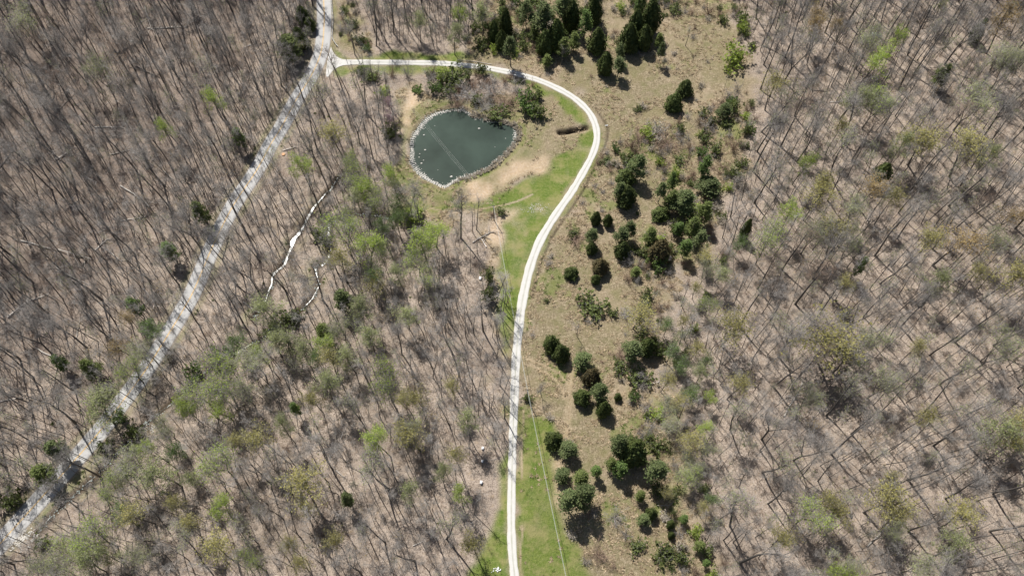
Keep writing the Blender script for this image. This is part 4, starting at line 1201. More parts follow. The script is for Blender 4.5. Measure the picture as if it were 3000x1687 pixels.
for (fx, fy), h, pi, lab in HERO:
    x, y = G(fx, fy); nm, ms = TALL[pi]; s = h / 22.5
    s *= .9; place('bare_tree', ms, 'crown', x, y, R0.uniform(0, 6.28), (s * 1.1, s * 1.1, s), lab, 'bare tree', 'bare trees standing apart', lean=.02)
    put(x, y, 5)
while len(big) < 290 and tries < 90000:
    tries += 1
    x = R0.uniform(-215, 215); y = R0.uniform(22, 280)
    f = forest_at(x, y)
    if not f: continue
    zz = hz(x, y); px, py = to_px(x, y, zz)
    if not (-20 < px < 3020 and 0 < py < 1740): continue
    if py > 1690 and R0.random() < .5: continue
    if not far(x, y, 8.9 / f[0] ** .5): continue
    put(x, y, 3.4)
    cell[(int(x // 12), int(y // 12))][-1] = (x, y, 8.6)
    big.append((x, y, px, py, f[1]))
print('big trees', len(big), tries)
for v in cell.values():
    for i, t in enumerate(v):
        if t[2] > 8: v[i] = (t[0], t[1], 3.0)
for x, y, px, py, nm in big:
    pi = int(R0.integers(0, 8))
    if nm == 'left wood' and pi == 7: pi = 3
    look, ms = TALL[pi]
    s = R0.uniform(.82, 1.16)
    w = s * R0.uniform(.85, 1.15)
    side = {'left wood': 'left', 'middle wood': 'middle', 'top wood': 'top', 'right wood': 'right'}[nm]
    place('bare_tree', ms, 'crown', x, y, R0.uniform(0, 6.28), (w, w, s), by_landmark(f"{look} bare tree", px, py), 'bare tree', f"tall bare trees of the {nm}", lean=.035)

# ------------------------------------------------------------------ scattered masses (one object each, instanced by geometry nodes)
def scatter(name, protos, pts, label, kind='stuff'):
    """protos: list of lists of mesh objects already standing in the scene; pts rows x y z rx ry rz sx sy sz idx"""
    A = np.array(pts, float)
    me = bpy.data.meshes.new(name); me.vertices.add(len(A)); me.vertices.foreach_set('co', A[:, :3].astype(np.float32).ravel())
    for nm, cols in (('rot', A[:, 3:6]), ('scl', A[:, 6:9])):
        at = me.attributes.new(nm, 'FLOAT_VECTOR', 'POINT'); at.data.foreach_set('vector', cols.astype(np.float32).ravel())
    at = me.attributes.new('pick', 'INT', 'POINT'); at.data.foreach_set('value', A[:, 9].astype(np.int32))
    o = obj(name, me)
    ng = bpy.data.node_groups.new(name, 'GeometryNodeTree')
    ng.interface.new_socket('Geometry', in_out='INPUT', socket_type='NodeSocketGeometry')
    ng.interface.new_socket('Geometry', in_out='OUTPUT', socket_type='NodeSocketGeometry')
    nd, lk = ng.nodes, ng.links
    gi = nd.new('NodeGroupInput'); go = nd.new('NodeGroupOutput')
    iop = nd.new('GeometryNodeInstanceOnPoints'); jn = nd.new('GeometryNodeJoinGeometry')
    for grp in reversed(protos):          # later links come first in a join
        j = nd.new('GeometryNodeJoinGeometry'); g2i = nd.new('GeometryNodeGeometryToInstance')
        for po in grp:
            if po is None: continue
            oi = nd.new('GeometryNodeObjectInfo'); oi.transform_space = 'ORIGINAL'; oi.inputs['Object'].default_value = po; oi.inputs['As Instance'].default_value = False
            lk.new(oi.outputs['Geometry'], j.inputs[0])
        lk.new(j.outputs[0], g2i.inputs[0]); lk.new(g2i.outputs[0], jn.inputs[0])
    def na(nm, ty):
        a = nd.new('GeometryNodeInputNamedAttribute'); a.data_type = ty; a.inputs[0].default_value = nm; return a.outputs[0]
    lk.new(gi.outputs[0], iop.inputs['Points']); lk.new(jn.outputs[0], iop.inputs['Instance'])
    iop.inputs['Pick Instance'].default_value = True
    lk.new(na('pick', 'INT'), iop.inputs['Instance Index'])
    lk.new(na('rot', 'FLOAT_VECTOR'), iop.inputs['Rotation']); lk.new(na('scl', 'FLOAT_VECTOR'), iop.inputs['Scale'])
    lk.new(iop.outputs[0], go.inputs[0])
    md = o.modifiers.new('scatter', 'NODES'); md.node_group = ng
    tag(o, label, kind=kind)
    return o
# one standing example of each thin sort, then the mass
thin_protos = []
spots = [(1120, 905), (700, 1330), (2450, 700), (420, 560), (1250, 1250), (2600, 1180)]
for (fx, fy), ms, lk_ in zip(spots, THIN, ('slim bare young tree', 'short bare young tree', 'tall thin bare young tree', 'small crooked bare young tree', 'young tree with pale green buds', 'young tree with ochre buds')):
    x, y = G(fx, fy); e, a, b = place('young_tree', ms, 'crown', x, y, 1.0, (1, 1, 1), by_landmark(lk_, fx, fy), 'young tree', 'young trees', lean=.02)
    put(x, y, 2); thin_protos.append([a, b])
pts = []
def thin_fill(cellsize, hmin, hmax, prob):
    for gx in np.arange(-260, 260, cellsize):
        for gy in np.arange(10, 310, cellsize):
            x = gx + R0.uniform(0, cellsize); y = gy + R0.uniform(0, cellsize)
            f = forest_at(x, y)
            if not f or R0.random() > prob * f[0]: continue
            zz = hz(x, y); px, py = to_px(x, y, zz)
            if not (-330 < px < 3330 and -110 < py < 2050): continue
            if not far(x, y, 1.3): continue
            put(x, y, 1.3)
            k = int(R0.choice(6, p=[.25, .24, .20, .18, .09, .04] if px < 1500 else [.19, .18, .15, .16, .20, .12]))
            s = R0.uniform(hmin, hmax); w = s * R0.uniform(.8, 1.25)
            pts.append((x, y, zz - .1, R0.normal() * .06, R0.normal() * .06, R0.uniform(0, 6.28), w, w, s, k))
thin_fill(3.05, .62, 1.15, .86)
# the thick row on the bank left of the road
for _ in range(1500):
    i = R0.integers(0, len(PAVED)); p = PAVED[i]; q = p + np.array([-1, .25]) * R0.uniform(3.5, 13)
    if not (GX0 < q[0] < GX1 and GY0 < q[1] < GY1) or sample(dP, *q) < 3.8 or not far(q[0], q[1], 1.1): continue
    put(q[0], q[1], 1.1); s = R0.uniform(.5, 1.0); w = s * R0.uniform(.9, 1.3)
    pts.append((q[0], q[1], hz(*q) - .1, R0.normal() * .07, R0.normal() * .07, R0.uniform(0, 6.28), w, w, s, int(R0.choice(6, p=[.2, .2, .15, .3, .1, .05]))))
for _ in range(220):
    i = R0.integers(0, len(PAVED)); p = PAVED[i]; q = p + np.array([1, -.3]) * R0.uniform(3.6, 10)
    if not (GX0 < q[0] < GX1 and GY0 < q[1] < GY1) or sample(dP, *q) < 3.7 or not forest_at(*q) or not far(q[0], q[1], 1.2): continue
    put(q[0], q[1], 1.2); s = R0.uniform(.6, 1.1); w = s * R0.uniform(.9, 1.4)
    pts.append((q[0], q[1], hz(*q) - .1, R0.normal() * .07, R0.normal() * .07, R0.uniform(0, 6.28), w, w, s, int(R0.choice(6, p=[.25, .25, .25, .1, .12, .03]))))
for _ in range(90):
    q = G(R0.uniform(1425, 1484), R0.uniform(840, 1340))
    if not far(q[0], q[1], 1.5) or not sample(keep, *q): continue
    put(q[0], q[1], 1.5); s = R0.uniform(.7, 1.05); w = s * R0.uniform(1.0, 1.6)
    pts.append((q[0], q[1], hz(*q) - .1, R0.normal() * .08, R0.normal() * .08, R0.uniform(0, 6.28), w, w, s, int(R0.choice([0, 1, 2, 3]))))
scatter('young_woodland', thin_protos, pts, 'crowded thin bare young trees and saplings filling the woods')
print('thin', len(pts))
# the woods go on outside the frame
pts = []
for gx in np.arange(-330, 330, 9.0):
    for gy in np.arange(-60, 380, 9.0):
        x = gx + R0.uniform(0, 9); y = gy + R0.uniform(0, 9)
        zz = hz(x, y); px, py = to_px(x, y, zz)
        if y > 10 and -20 < px < 3020 and 0 < py < 1740: continue
        f = forest_at(x, y) if (GX0 < x < GX1 and GY0 < y < GY1) else ((1, '') if abs(x - 40) > 75 and abs(x - float(road_x(np.array(float(y))))) > 9 and y > -60 else None)
        if not f: continue
        s = R0.uniform(.85, 1.15); pts.append((x, y, zz, R0.normal() * .03, R0.normal() * .03, R0.uniform(0, 6.28), s, s, s, int(R0.integers(0, 4))))
first = {}
for o in COL.objects:
    if o.type == 'MESH' and o.parent and o.parent.name.startswith('bare_tree'): first.setdefault(o.data.name, o)
tall_protos = [[first[TALL[i][1][0].name], first[TALL[i][1][1].name]] for i in range(4)]
scatter('outer_woodland', tall_protos, pts, 'bare woodland continuing around the edges of the view')

# ---- scrub trees and bushes where the field meets the right wood, each its own
n = 0; t2 = 0
BELT = [inside(poly(p), 1.0) for p in (
    [(1690, 480), (2180, 260), (2260, 330), (2240, 440), (2200, 570), (2160, 690), (2110, 790), (2070, 880), (2050, 1000), (2050, 1250), (2080, 1400), (2140, 1600), (2180, 1740), (1990, 1740), (1930, 1500), (1880, 1300), (1850, 1150), (1830, 980), (1800, 850), (1850, 720), (1960, 620), (2050, 540)],
    [(1400, 0), (1560, -40), (2180, -80), (2215, 150), (2120, 60), (1950, 30), (1700, 60), (1560, 160), (1440, 170), (1350, 140)],
    [(985, -60), (1030, -60), (1045, 60), (1070, 130), (1060, 160), (1010, 160), (990, 110), (985, 20)],
    [(1100, 205), (1500, 225), (1560, 265), (1540, 340), (1480, 345), (1400, 315), (1300, 300), (1240, 290), (1180, 250), (1080, 240)])]
while n < 190 and t2 < 20000:
    t2 += 1
    x = R0.uniform(-60, 130); y = R0.uniform(20, 285)
    v = [sample(M, x, y) for M in BELT]
    if not any(u and u > .5 for u in v) or not far(x, y, 2.6): continue
    zz = hz(x, y); px, py = to_px(x, y, zz)
    if not (0 < px < 3000 and 0 < py < 1700): continue
    bank = bool(v[3] and v[3] > .5)
    if not sample(keep, x, y): continue
    put(x, y, 2.6); n += 1
    c = R0.choice(['green', 'bright', 'bare', 'dry', 'thin'], p=[.30, .12, .34, .06, .18] if not bank else [.12, .05, .70, .09, .04])
    if c == 'thin':
        k = int(R0.integers(0, 6)); s = R0.uniform(.55, .85)
        place('young_tree', THIN[k], 'crown', x, y, R0.uniform(0, 6.28), (s, s, s), by_landmark("thin young tree", px, py), 'young tree', 'young trees', lean=.08)
        continue
    ms = SHR[c][int(R0.integers(0, len(SHR[c])))]; s = R0.uniform(.6, 1.25); hs = R0.uniform(.7, 1.5)
    w = {'green': 'green leafy', 'bright': 'fresh green', 'bare': 'bare grey-brown', 'dry': 'straw-coloured'}[c]
    place('shrub', ms, 'foliage', x, y, R0.uniform(0, 6.28), (s, s, s * hs), by_landmark(f"{w} shrub", px, py), 'shrub', 'shrubs', part1='stems')

sp = []
for c in ('green', 'bare', 'dry', 'bright'):
    for ms in SHR[c]:
        a = next((o for o in COL.objects if o.type == 'MESH' and o.data == ms[0]), None)
        b = next((o for o in COL.objects if ms[1] and o.type == 'MESH' and o.data == ms[1]), None)
        if a: sp.append(([a, b], c))
pts = []
for _ in range(9000):
    x = R0.uniform(-90, 140); y = R0.uniform(10, 292)
    v = [sample(M, x, y) for M in BELT]
    if not any(u and u > .5 for u in v) or not sample(keep, x, y): continue
    if sample(nz1, x, y) < .30 + .3 * R0.random() or not far(x, y, 1.0): continue
    put(x, y, .8)
    want = R0.choice(['green', 'bare', 'dry', 'bright'], p=[.16, .66, .12, .06] if not v[3] or v[3] < .5 else [.08, .84, .06, .02])
    ks = [i for i, t in enumerate(sp) if t[1] == want]
    if not ks: continue
    s_ = R0.uniform(.35, .95); pts.append((x, y, hz(x, y), 0, 0, R0.uniform(0, 6.28), s_, s_, s_ * R0.uniform(.7, 1.4), int(R0.choice(ks))))
for _ in range(420):
    x = R0.uniform(-20, 110); y = R0.uniform(20, 290)
    if (sample(field, x, y) or 0) < .8 or sample(dG, x, y) < 3.5 or sample(lawn, x, y) > .5 or sample(dirt, x, y) > .3 or sample(sPond, x, y) < 3 or not far(x, y, 1.2): continue
    if sample(nz2, x, y) < .42: continue
    put(x, y, 1.0); want = R0.choice(['green', 'bare', 'dry'], p=[.12, .52, .36]); ks = [i for i, t in enumerate(sp) if t[1] == want]
    s_ = R0.uniform(.3, .8); pts.append((x, y, hz(x, y), 0, 0, R0.uniform(0, 6.28), s_, s_, s_ * .8, int(R0.choice(ks))))
scatter('scrub_thicket', [t[0] for t in sp], pts, 'tangled low scrub along the field margins and pond bank')
print('thicket', len(pts))

# ------------------------------------------------------------------ grass, litter, brush
def tuft(seed, m, n, h, spread, flat_=.5, w=.05, nm='grass_blades'):
    r = np.random.default_rng(seed); V = []; F = []
    for i in range(n):
        az = r.uniform(0, 6.283); rad = r.uniform(0, spread); p = np.array([math.cos(az) * rad, math.sin(az) * rad, 0])
        a2 = r.uniform(0, 6.283); L = h * r.uniform(.6, 1.3); d = np.array([math.cos(a2) * flat_, math.sin(a2) * flat_, 1 - flat_ * .7]); d = norm(d)
        s = norm(np.cross(d, [0, 0, 1.])) * w
        q = p + d * L * .55; e = p + d * L + np.array([0, 0, -L * .18])
        k = len(V); V += [p - s, p + s, q + s * .9, q - s * .9, e]; F.append((k, k + 1, k + 2)); F.append((k, k + 2, k + 3)); F.append((k + 3, k + 2, k + 4))
    return mesh_np(nm, np.array(V), np.array(F), m)
TUF = [tuft(701, M_DRY, 16, .75, .35, .75, .05), tuft(702, M_DRY, 14, .9, .3, .6, .055), tuft(703, M_GRASS, 14, .5, .35, .5, .05)]
tp = []
for me, (fx, fy), lb in zip(TUF, ((1650, 700), (1900, 300), (1600, 1230)), ('flattened clump of straw grass', 'upright clump of straw grass', 'clump of green grass')):
    x, y = G(fx, fy); o = obj('grass_clump', me, loc=(x, y, hz(x, y)))
    tag(o, lb + {1650: ' right of the drive middle', 1900: ' in the upper field', 1600: ' at the top of the lower mown strip'}[fx], 'grass clump', 'grass clumps'); tp.append([o])
pts = []
for _ in range(60000):
    x = R0.uniform(-60, 140); y = R0.uniform(15, 290)
    f = sample(field, x, y); l = sample(lawn, x, y)
    if f is None or f < .3 or sample(dG, x, y) < 2.2 or sample(sPond, x, y) < 1.2 or sample(dirt, x, y) > .4: continue
    if l > .5 and R0.random() < .8: continue
    if sample(nz2, x, y) < .34 + .22 * R0.random(): continue
    k = 2 if (l > .3 and R0.random() < .6) else int(R0.integers(0, 2))
    s = R0.uniform(.6, 1.3)
    pts.append((x, y, hz(x, y), R0.normal() * .1, R0.normal() * .1, R0.uniform(0, 6.28), s, s, s * R0.uniform(.6, 1.1), k))
scatter('field_grass', tp, pts, 'matted tan grass of the old field with green tufts')
print('tufts', len(pts))
def brush(seed, m, n, h, spread):
    r = np.random.default_rng(seed); S = []
    for i in range(n):
        az = r.uniform(0, 6.283); rad = r.uniform(0, spread); p = np.array([math.cos(az) * rad, math.sin(az) * rad, 0])
        d = norm(np.array([r.normal() * .6, r.normal() * .6, r.uniform(.3, 1)])); q = p + d * h * r.uniform(.5, 1)
        S.append([*p, *q, .02, .012])
        for _ in range(2):
            e = q + norm(d + r.normal(size=3) * .7) * h * .4; S.append([*q, *e, .014, .008])
    V, F = tubes(S, 3); return mesh_np('brush_twigs', V, F, m)
def stick(seed, L, m):
    r = np.random.default_rng(seed); p = np.array([-L / 2, 0, .06]); S = []
    for i in range(4):
        q = p + np.array([L / 4, r.normal() * .12 * L / 4, r.normal() * .03]); S.append([*p, *q, .07 - .01 * i, .06 - .01 * i])
        if i: e = q + np.array([r.uniform(.2, .6), r.choice([-1, 1]) * r.uniform(.3, .8), .15]) * L * .2; S.append([*q, *e, .03, .015])
        p = q
    V, F = tubes(S, 4); return mesh_np('fallen_branch', V, F, m)
BR = [brush(711, M_TWIG, 22, 1.3, .8), brush(712, M_TWIG_R, 20, 1.0, .9), stick(713, 3.0, M_DEBRIS), stick(714, 2.0, M_PALE), tuft(715, M_BUSHG, 18, .6, .5, .5, .08, 'leafy_sprigs')]
bp = []
for me, (fx, fy), nm, lb, cat in zip(BR, ((1180, 1100), (2380, 900), (610, 420), (380, 700), (1010, 760)), ('brush', 'brush', 'fallen_branch', 'fallen_branch', 'leafy_sprig'),
        ('low grey brush on leaf litter', 'low reddish brush on leaf litter', 'small dark fallen branch', 'small pale fallen branch', 'low green sprigs near the creek'), ('brush', 'brush', 'branch', 'branch', 'plant')):
    x, y = G(fx, fy); o = obj(nm, me, loc=(x, y, hz(x, y))); tag(o, lb, cat, 'bits on the woodland floor'); bp.append([o])
pts = []
for _ in range(26000):
    x = R0.uniform(-250, 240); y = R0.uniform(12, 300)
    zz = hz(x, y); px, py = to_px(x, y, zz)
    if not (-120 < px < 3120 and -60 < py < 1800): continue
    f = forest_at(x, y)
    if not f: continue
    g = sample(green, x, y) or 0
    if f[1] == 'left wood': k = R0.choice(5, p=[.32, .12, .30, .25, .01])
    else: k = R0.choice(5, p=[.48, .27, .18, .06, .01])
    if g > .25 and R0.random() < .8: k = 4
    s = R0.uniform(.5, 1.3)
    pts.append((x, y, zz, R0.normal() * .05, R0.normal() * .05, R0.uniform(0, 6.28), s, s, s, k))
scatter('forest_floor_brush', bp, pts, 'sticks, low brush and sprigs strewn over the woodland floor')
print('brush', len(pts))

# ------------------------------------------------------------------ fallen trees
def fallen(seed, L, rad, branches, spread):
    r = np.random.default_rng(seed); T = []; B = []
    p = np.array([-L / 2, 0, rad * .8])
    n = 6
    for i in range(n):
        q = p + np.array([L / n, r.normal() * .02 * L / n * 3, .02]); T.append([*p, *q, rad * (1 - .11 * i), rad * (1 - .11 * (i + 1))]); p = q
    for i in range(branches):
        t = r.uniform(.45, 1.0); c = np.array([-L / 2 + L * t, 0, rad])
        s = r.choice([-1, 1]); d = norm(np.array([r.uniform(.4, 1.1), s * r.uniform(.4, 1.0), r.uniform(.0, .6)]))
        Lb = spread * r.uniform(.5, 1.1)
        q = c
        for k in range(3):
            d = norm(d + r.normal(size=3) * .16); e = q + d * Lb / 3; e[2] = max(e[2], .08)
            B.append([*q, *e, rad * .38 * (1 - .25 * k), rad * .38 * (1 - .25 * (k + 1))])
            for _ in range(2):
                dd = norm(d + r.normal(size=3) * .6); g = e + dd * Lb * .3; g[2] = max(g[2], .05); B.append([*e, *g, rad * .13, .02])
            q = e
    return T, B
FALLEN = [  # photo px of the butt and tip, radius, branches, pale?, root plate?, label
 (341, 160, 396, 131, .30, 5, 0, 0, 'dark mossy log pointing up-right in the upper left wood'),
 (399, 195, 466, 227, .26, 4, 0, 0, 'long dark log near the middle of the upper left wood'),
 (163, 332, 227, 271, .16, 2, 0, 0, 'thin dark leaning log, left side of the upper left wood'),
 (277, 373, 358, 373, .22, 8, 1, 0, 'pale level log with split limbs, left wood'),
 (430, 85, 548, 78, .22, 16, 1, 0, 'fallen pale treetop with many long limbs, upper left wood'),
 (425, 20, 445, 90, .20, 10, 1, 0, 'pale broken tree pointing at the top edge'),
 (714, 141, 752, 127, .18, 1, 1, 0, 'short pale log near the large pine left of the road'),
 (345, 170, 395, 255, .16, 22, 0, 0, 'heap of fallen limbs in the upper left wood'),
 (0, 493, 44, 441, .2, 2, 0, 0, 'dark log at the left edge, upper part'),
 (323, 453, 390, 436, .16, 5, 1, 0, 'pale thin log with twigs, left wood'),
 (168, 468, 210, 440, .22, 10, 1, 0, 'tangled pale fallen top, left wood'),
 (250, 518, 283, 534, .18, 7, 1, 0, 'pale forked snag on the ground, left wood'),
 (354, 546, 437, 611, .26, 9, 1, 0, 'large pale Y-shaped fallen tree in the left wood'),
 (478, 500, 512, 526, .16, 1, 1, 0, 'bright white stick-like log in the left wood'),
 (60, 705, 275, 763, .22, 9, 1, 0, 'longest pale log crossing the left wood, branching tip'),
 (165, 784, 256, 836, .18, 2, 1, 0, 'straight pale log in the left wood below the longest one'),
 (303, 725, 358, 766, .17, 2, 1, 0, 'bright pale straight log in the left wood'),
 (354, 648, 430, 637, .16, 12, 1, 0, 'pale horizontal fallen top with fine limbs, left wood'),
 (240, 780, 265, 752, .25, 3, 0, 0, 'dark bent log at the end of the longest pale log'),
 (282, 625, 290, 660, .14, 3, 1, 0, 'short upright-lying pale stick in the left wood'),
 (280, 735, 320, 700, .2, 14, 1, 0, 'grey tangle of fallen limbs, middle of the left wood'),
 (23, 930, 88, 882, .30, 9, 1, 0, 'thick pale fallen tree near the left edge'),
 (88, 882, 145, 862, .16, 6, 1, 0, 'pale fallen limbs beyond the thick fallen tree'),
 (108, 1020, 198, 1067, .20, 6, 1, 0, 'pale fallen tree with parallel limbs in the lower left wood'),
 (420, 845, 460, 900, .18, 22, 1, 0, 'white bleached heap of limbs beside the road'),
 (225, 990, 235, 930, .14, 4, 1, 0, 'white snag on the ground, lower left wood'),
 (0, 1177, 70, 1166, .2, 2, 1, 0, 'pale log at the left edge, lower part'),
 (714, 886, 748, 912, .22, 3, 1, 0, 'split tan log right of the road above the creek bed'),
 (985, 1378, 1010, 1398, .17, 0, 1, 0, 'short white split log in the lower middle wood'),
 (1210, 1598, 1235, 1588, .14, 1, 1, 0, 'small pale log near the bottom, middle wood'),
 (1155, 860, 1172, 878, .12, 1, 1, 0, 'small pale stick in the centre wood'),
 (2490, 1498, 2258, 1464, .16, 3, 0, 1, 'long thin uprooted tree with round root plate, right wood'),
 (2540, 1600, 2625, 1515, .2, 3, 1, 0, 'pale-barked log crossing shadows, lower right wood'),
 (2297, 1220, 2352, 1122, .22, 5, 1, 0, 'weathered fallen trunk in the right wood, dark limbs round it'),
 (2713, 1248, 2730, 1220, .14, 3, 1, 0, 'curved white dead limb, lower right wood'),
 (2376, 265, 2425, 270, .16, 5, 0, 0, 'dark fallen limbs in the upper right wood'),
 (2430, 300, 2480, 298, .14, 6, 1, 0, 'pale level fallen limbs in the upper right wood'),
 (1385, 712, 1440, 680, .22, 9, 1, 0, 'silver broken treetop lying at the edge of the bare earth'),
 (1425, 725, 1410, 700, .2, 5, 1, 0, 'short silver stump end beside the broken treetop'),
 (1900, 1128, 1945, 1112, .12, 6, 1, 0, 'pale fallen branches on the right side of the lower field'),
 (1925, 1480, 1965, 1479, .1, 2, 1, 0, 'thin white fallen stem beside the small dark cedars'),
 (1022, 122, 1052, 101, .17, 0, 0, 0, 'short dark log on the bank above the drive'),
 (1003, 60, 1008, 73, .13, 0, 1, 0, 'short pale log on the grassy bank near the guardrail'),
 (2085, 340 - 165, 2092, 160, .1, 3, 0, 0, 'small dead branch on the upper field'),
 (1440, 190, 1340, 177, .10, 0, 1, 0, 'thin pale log along the upper edge of the drive'),
 (830, 455 - 12, 870, 430, .2, 5, 1, 0, 'pale fallen log beside the road near the golden tree'),
]
for i, (ax, ay, bx, by, rad, nb, pale, root, lab) in enumerate(FALLEN):
    a = np.array(G(ax, ay)); b = np.array(G(bx, by)); L = float(np.linalg.norm(b - a)); c = (a + b) / 2
    L = max(L, 1.5)
    rad *= 1.3; T, B = fallen(900 + i, L, rad, nb, min(6, L * .45))
    e = bpy.data.objects.new('fallen_tree', None); COL.objects.link(e)
    za, zb = hz(*a), hz(*b)
    e.location = (c[0], c[1], (za + zb) / 2 + .03)
    e.rotation_euler = (0, -math.atan2(zb - za, L), math.atan2(b[1] - a[1], b[0] - a[0]))
    tag(e, lab, 'fallen tree', 'fallen trees and logs')
    m = M_PALE if pale else M_LOG
    V, F = tubes(T, 7); obj('trunk', mesh_np('fallen_trunk', V, F, m, smooth=True), e)
    for k in range(0, len(B), 9):
        V, F = tubes(B[k:k + 9], 4); obj('limb', mesh_np('fallen_limb', V, F, m), e)
    if root:
        r = np.random.default_rng(5); V, F = rock_vf(r, .35, 1.3, 1.3, 2); V = V + np.array([-L / 2, 0, .9]); obj('root_plate', mesh_np('root_plate', V, F, M_LOG), e)
# dead stick above the small cedar, dead spar, small posts
for (fx, fy), h, lab in (((1782, 632), 4.5, 'dead grey stick standing over the small dark cedar'), ((2128, 335), 5.5, 'dead leaning spar beside the grey-green field pine')):
    x, y = G(fx, fy); r = np.random.default_rng(int(h * 10)); S = []
    p = np.zeros(3)
    for i in range(4):
        q = p + np.array([r.normal() * .1, r.normal() * .1, h / 4]); S.append([*p, *q, .11 - .02 * i, .09 - .02 * i])
        if i: g = q + np.array([r.normal() * .5, r.normal() * .5, .6]); S.append([*q, *g, .04, .015])
        p = q
    V, F = tubes(S, 5); tag(obj('dead_tree', mesh_np('dead_tree', V, F, M_LOG), loc=(x, y, hz(x, y))), lab, 'dead tree')

# ------------------------------------------------------------------ pond shore, stones
def stones(name, n, region, size, m, label, seed, flatness=.5):
    r = np.random.default_rng(seed); parts = []
    for x, y, z, s in region(r, n, size):
        V, F = rock_vf(r, s * r.uniform(.7, 1.3), s * r.uniform(.7, 1.3), s * flatness)
        a = r.uniform(0, 6.28); c, sn = math.cos(a), math.sin(a)
        V = np.stack([V[:, 0] * c - V[:, 1] * sn, V[:, 0] * sn + V[:, 1] * c, V[:, 2]], 1) + np.array([x, y, z])
        parts.append((V, F, 0))
    V, F, fm = combine(parts)
    return tag(obj(name, mesh_np(name, V, F, m)), label, kind='stuff')
pc = POND.mean(0)
def shore(r, n, size):
    out = []; N_ = len(POND)
    while len(out) < n:
        i = r.integers(0, N_); p = POND[i]; px, py = to_px(p[0], p[1], 0)
        w = 1.0
        if px > 1380 and py < 380: w = .15
        if px > 1400 and py > 400: w = .30
        if 1310 < px < 1400 and py < 345: w = .4
        if r.random() > w: continue
        d = (p - pc) / np.linalg.norm(p - pc)
        off = r.normal() * (.28 + .3 * abs(math.sin(i * .11))) * (1 if px < 1300 else .7) - .1 + .25 * math.sin(i * .35)
        q = p + d * off + r.normal(size=2) * .15
        out.append((q[0], q[1], max(WATER_Z, hz(*q)) + .02, size * r.uniform(.5, 1.4)))
    return out
stones('shore_stones', 3600, shore, .145, M_ROCK, 'crust of whitish stones round the pond rim', 21, .45)
def heap_fn(fx, fy, rad, rad2=None):
    def f(r, n, size):
        cx, cy = G(fx, fy); out = []
        for _ in range(n):
            x = cx + r.normal() * rad; y = cy + r.normal() * (rad2 or rad); out.append((x, y, hz(x, y) + .05 * r.random(), size * r.uniform(.5, 1.4)))
        return out
    return f
stones('roadside_riprap', 260, heap_fn(62, 1578, 2.0, 1.4), .22, M_ROCK, 'pale broken stones below the road shoulder, bottom left', 22)
stones('culvert_stones', 90, heap_fn(430, 1258, 1.6, 1.0), .2, M_ROCK, 'pale stones beside the dark green bush, lower left', 23)
stones('washed_gravel', 120, heap_fn(1568, 612, 2.2, 1.0), .12, M_ROCK, 'white gravel washed onto the mown grass', 25, .2)
stones('stream_stones', 900, (lambda r, n, size: [(p[0] + r.normal() * .9, p[1] + r.normal() * .9, hz(*p) + .1, size * r.uniform(.5, 1.5)) for p in [np.vstack([STREAM_A, STREAM_B])[r.integers(0, len(STREAM_A) + len(STREAM_B))] for _ in range(n)]]), .2, M_GREYROCK, 'grey cobbles along the creek bed', 26)
BITS = [(1242, 396, .5, 'white stone in the left of the pond, highest'), (1404, 377, .6, 'large white stone in the right of the pond'), (1246, 440, .5, 'white flat stone above the left stone cluster'), (1230, 451, .35, 'small white stone, top of the left cluster'),
        (1228, 461, .3, 'small white stone, middle of the left cluster'), (1241, 470, .35, 'small white stone right of the left cluster'), (1235, 479, .6, 'largest white stone at the foot of the left cluster'), (1322, 518, .7, 'white stone by the lower pond shore'),
        (1283, 498, .2, 'tiny white stone in the lower left of the pond'), (1481, 406, .3, 'small white stone near the right shore'), (1450, 431, .2, 'tiny white stone in the right of the pond'), (1274, 369, .22, 'sliver of white stone near the upper left shore')]
for fx, fy, s, lab in BITS:
    dx = (fx - 1500) / FPX; dy = (843.5 - fy) / FPX; t = (CAM_H - WATER_Z) / -(dy * ST - CT); x, y = dx * t, (dy * CT + ST) * t
    r = np.random.default_rng(int(fx + fy)); V, F = rock_vf(r, s * .9, s * .6, s * .35)
    tag(obj('pond_stone', mesh_np('pond_stone', V, F, M_ROCK), loc=(x, y, WATER_Z)), lab, 'stone', 'white stones in the pond')
# dead reeds on the lower right shore
RE = [tuft(721, M_REED, 26, 1.1, .4, .45, .05, 'reed_stalks')]
x, y = G(1432, 494); ro = obj('reed_clump', RE[0], loc=(x, y, hz(x, y))); tag(ro, 'bleached reed clump on the lower right pond shore', 'reeds', 'pond reeds')
pts = []
for i in range(len(POND)):
    px, py = to_px(POND[i][0], POND[i][1], 0)
    if (px > 1330 and py > 400) or (px > 1495) or (px > 1380 and py < 380):
        for _ in range(5 if px > 1360 else 2):
            d = (POND[i] - pc) / np.linalg.norm(POND[i] - pc); q = POND[i] + d * R0.uniform(-.3, 1.9) + R0.normal(size=2) * .3
            s = R0.uniform(.6, 1.3); pts.append((q[0], q[1], max(hz(*q), WATER_Z - .1), 0, 0, R0.uniform(0, 6.28), s, s, s, 0))
scatter('shore_reeds', [[ro]], pts, 'bleached dead reeds along the right-hand pond shore')

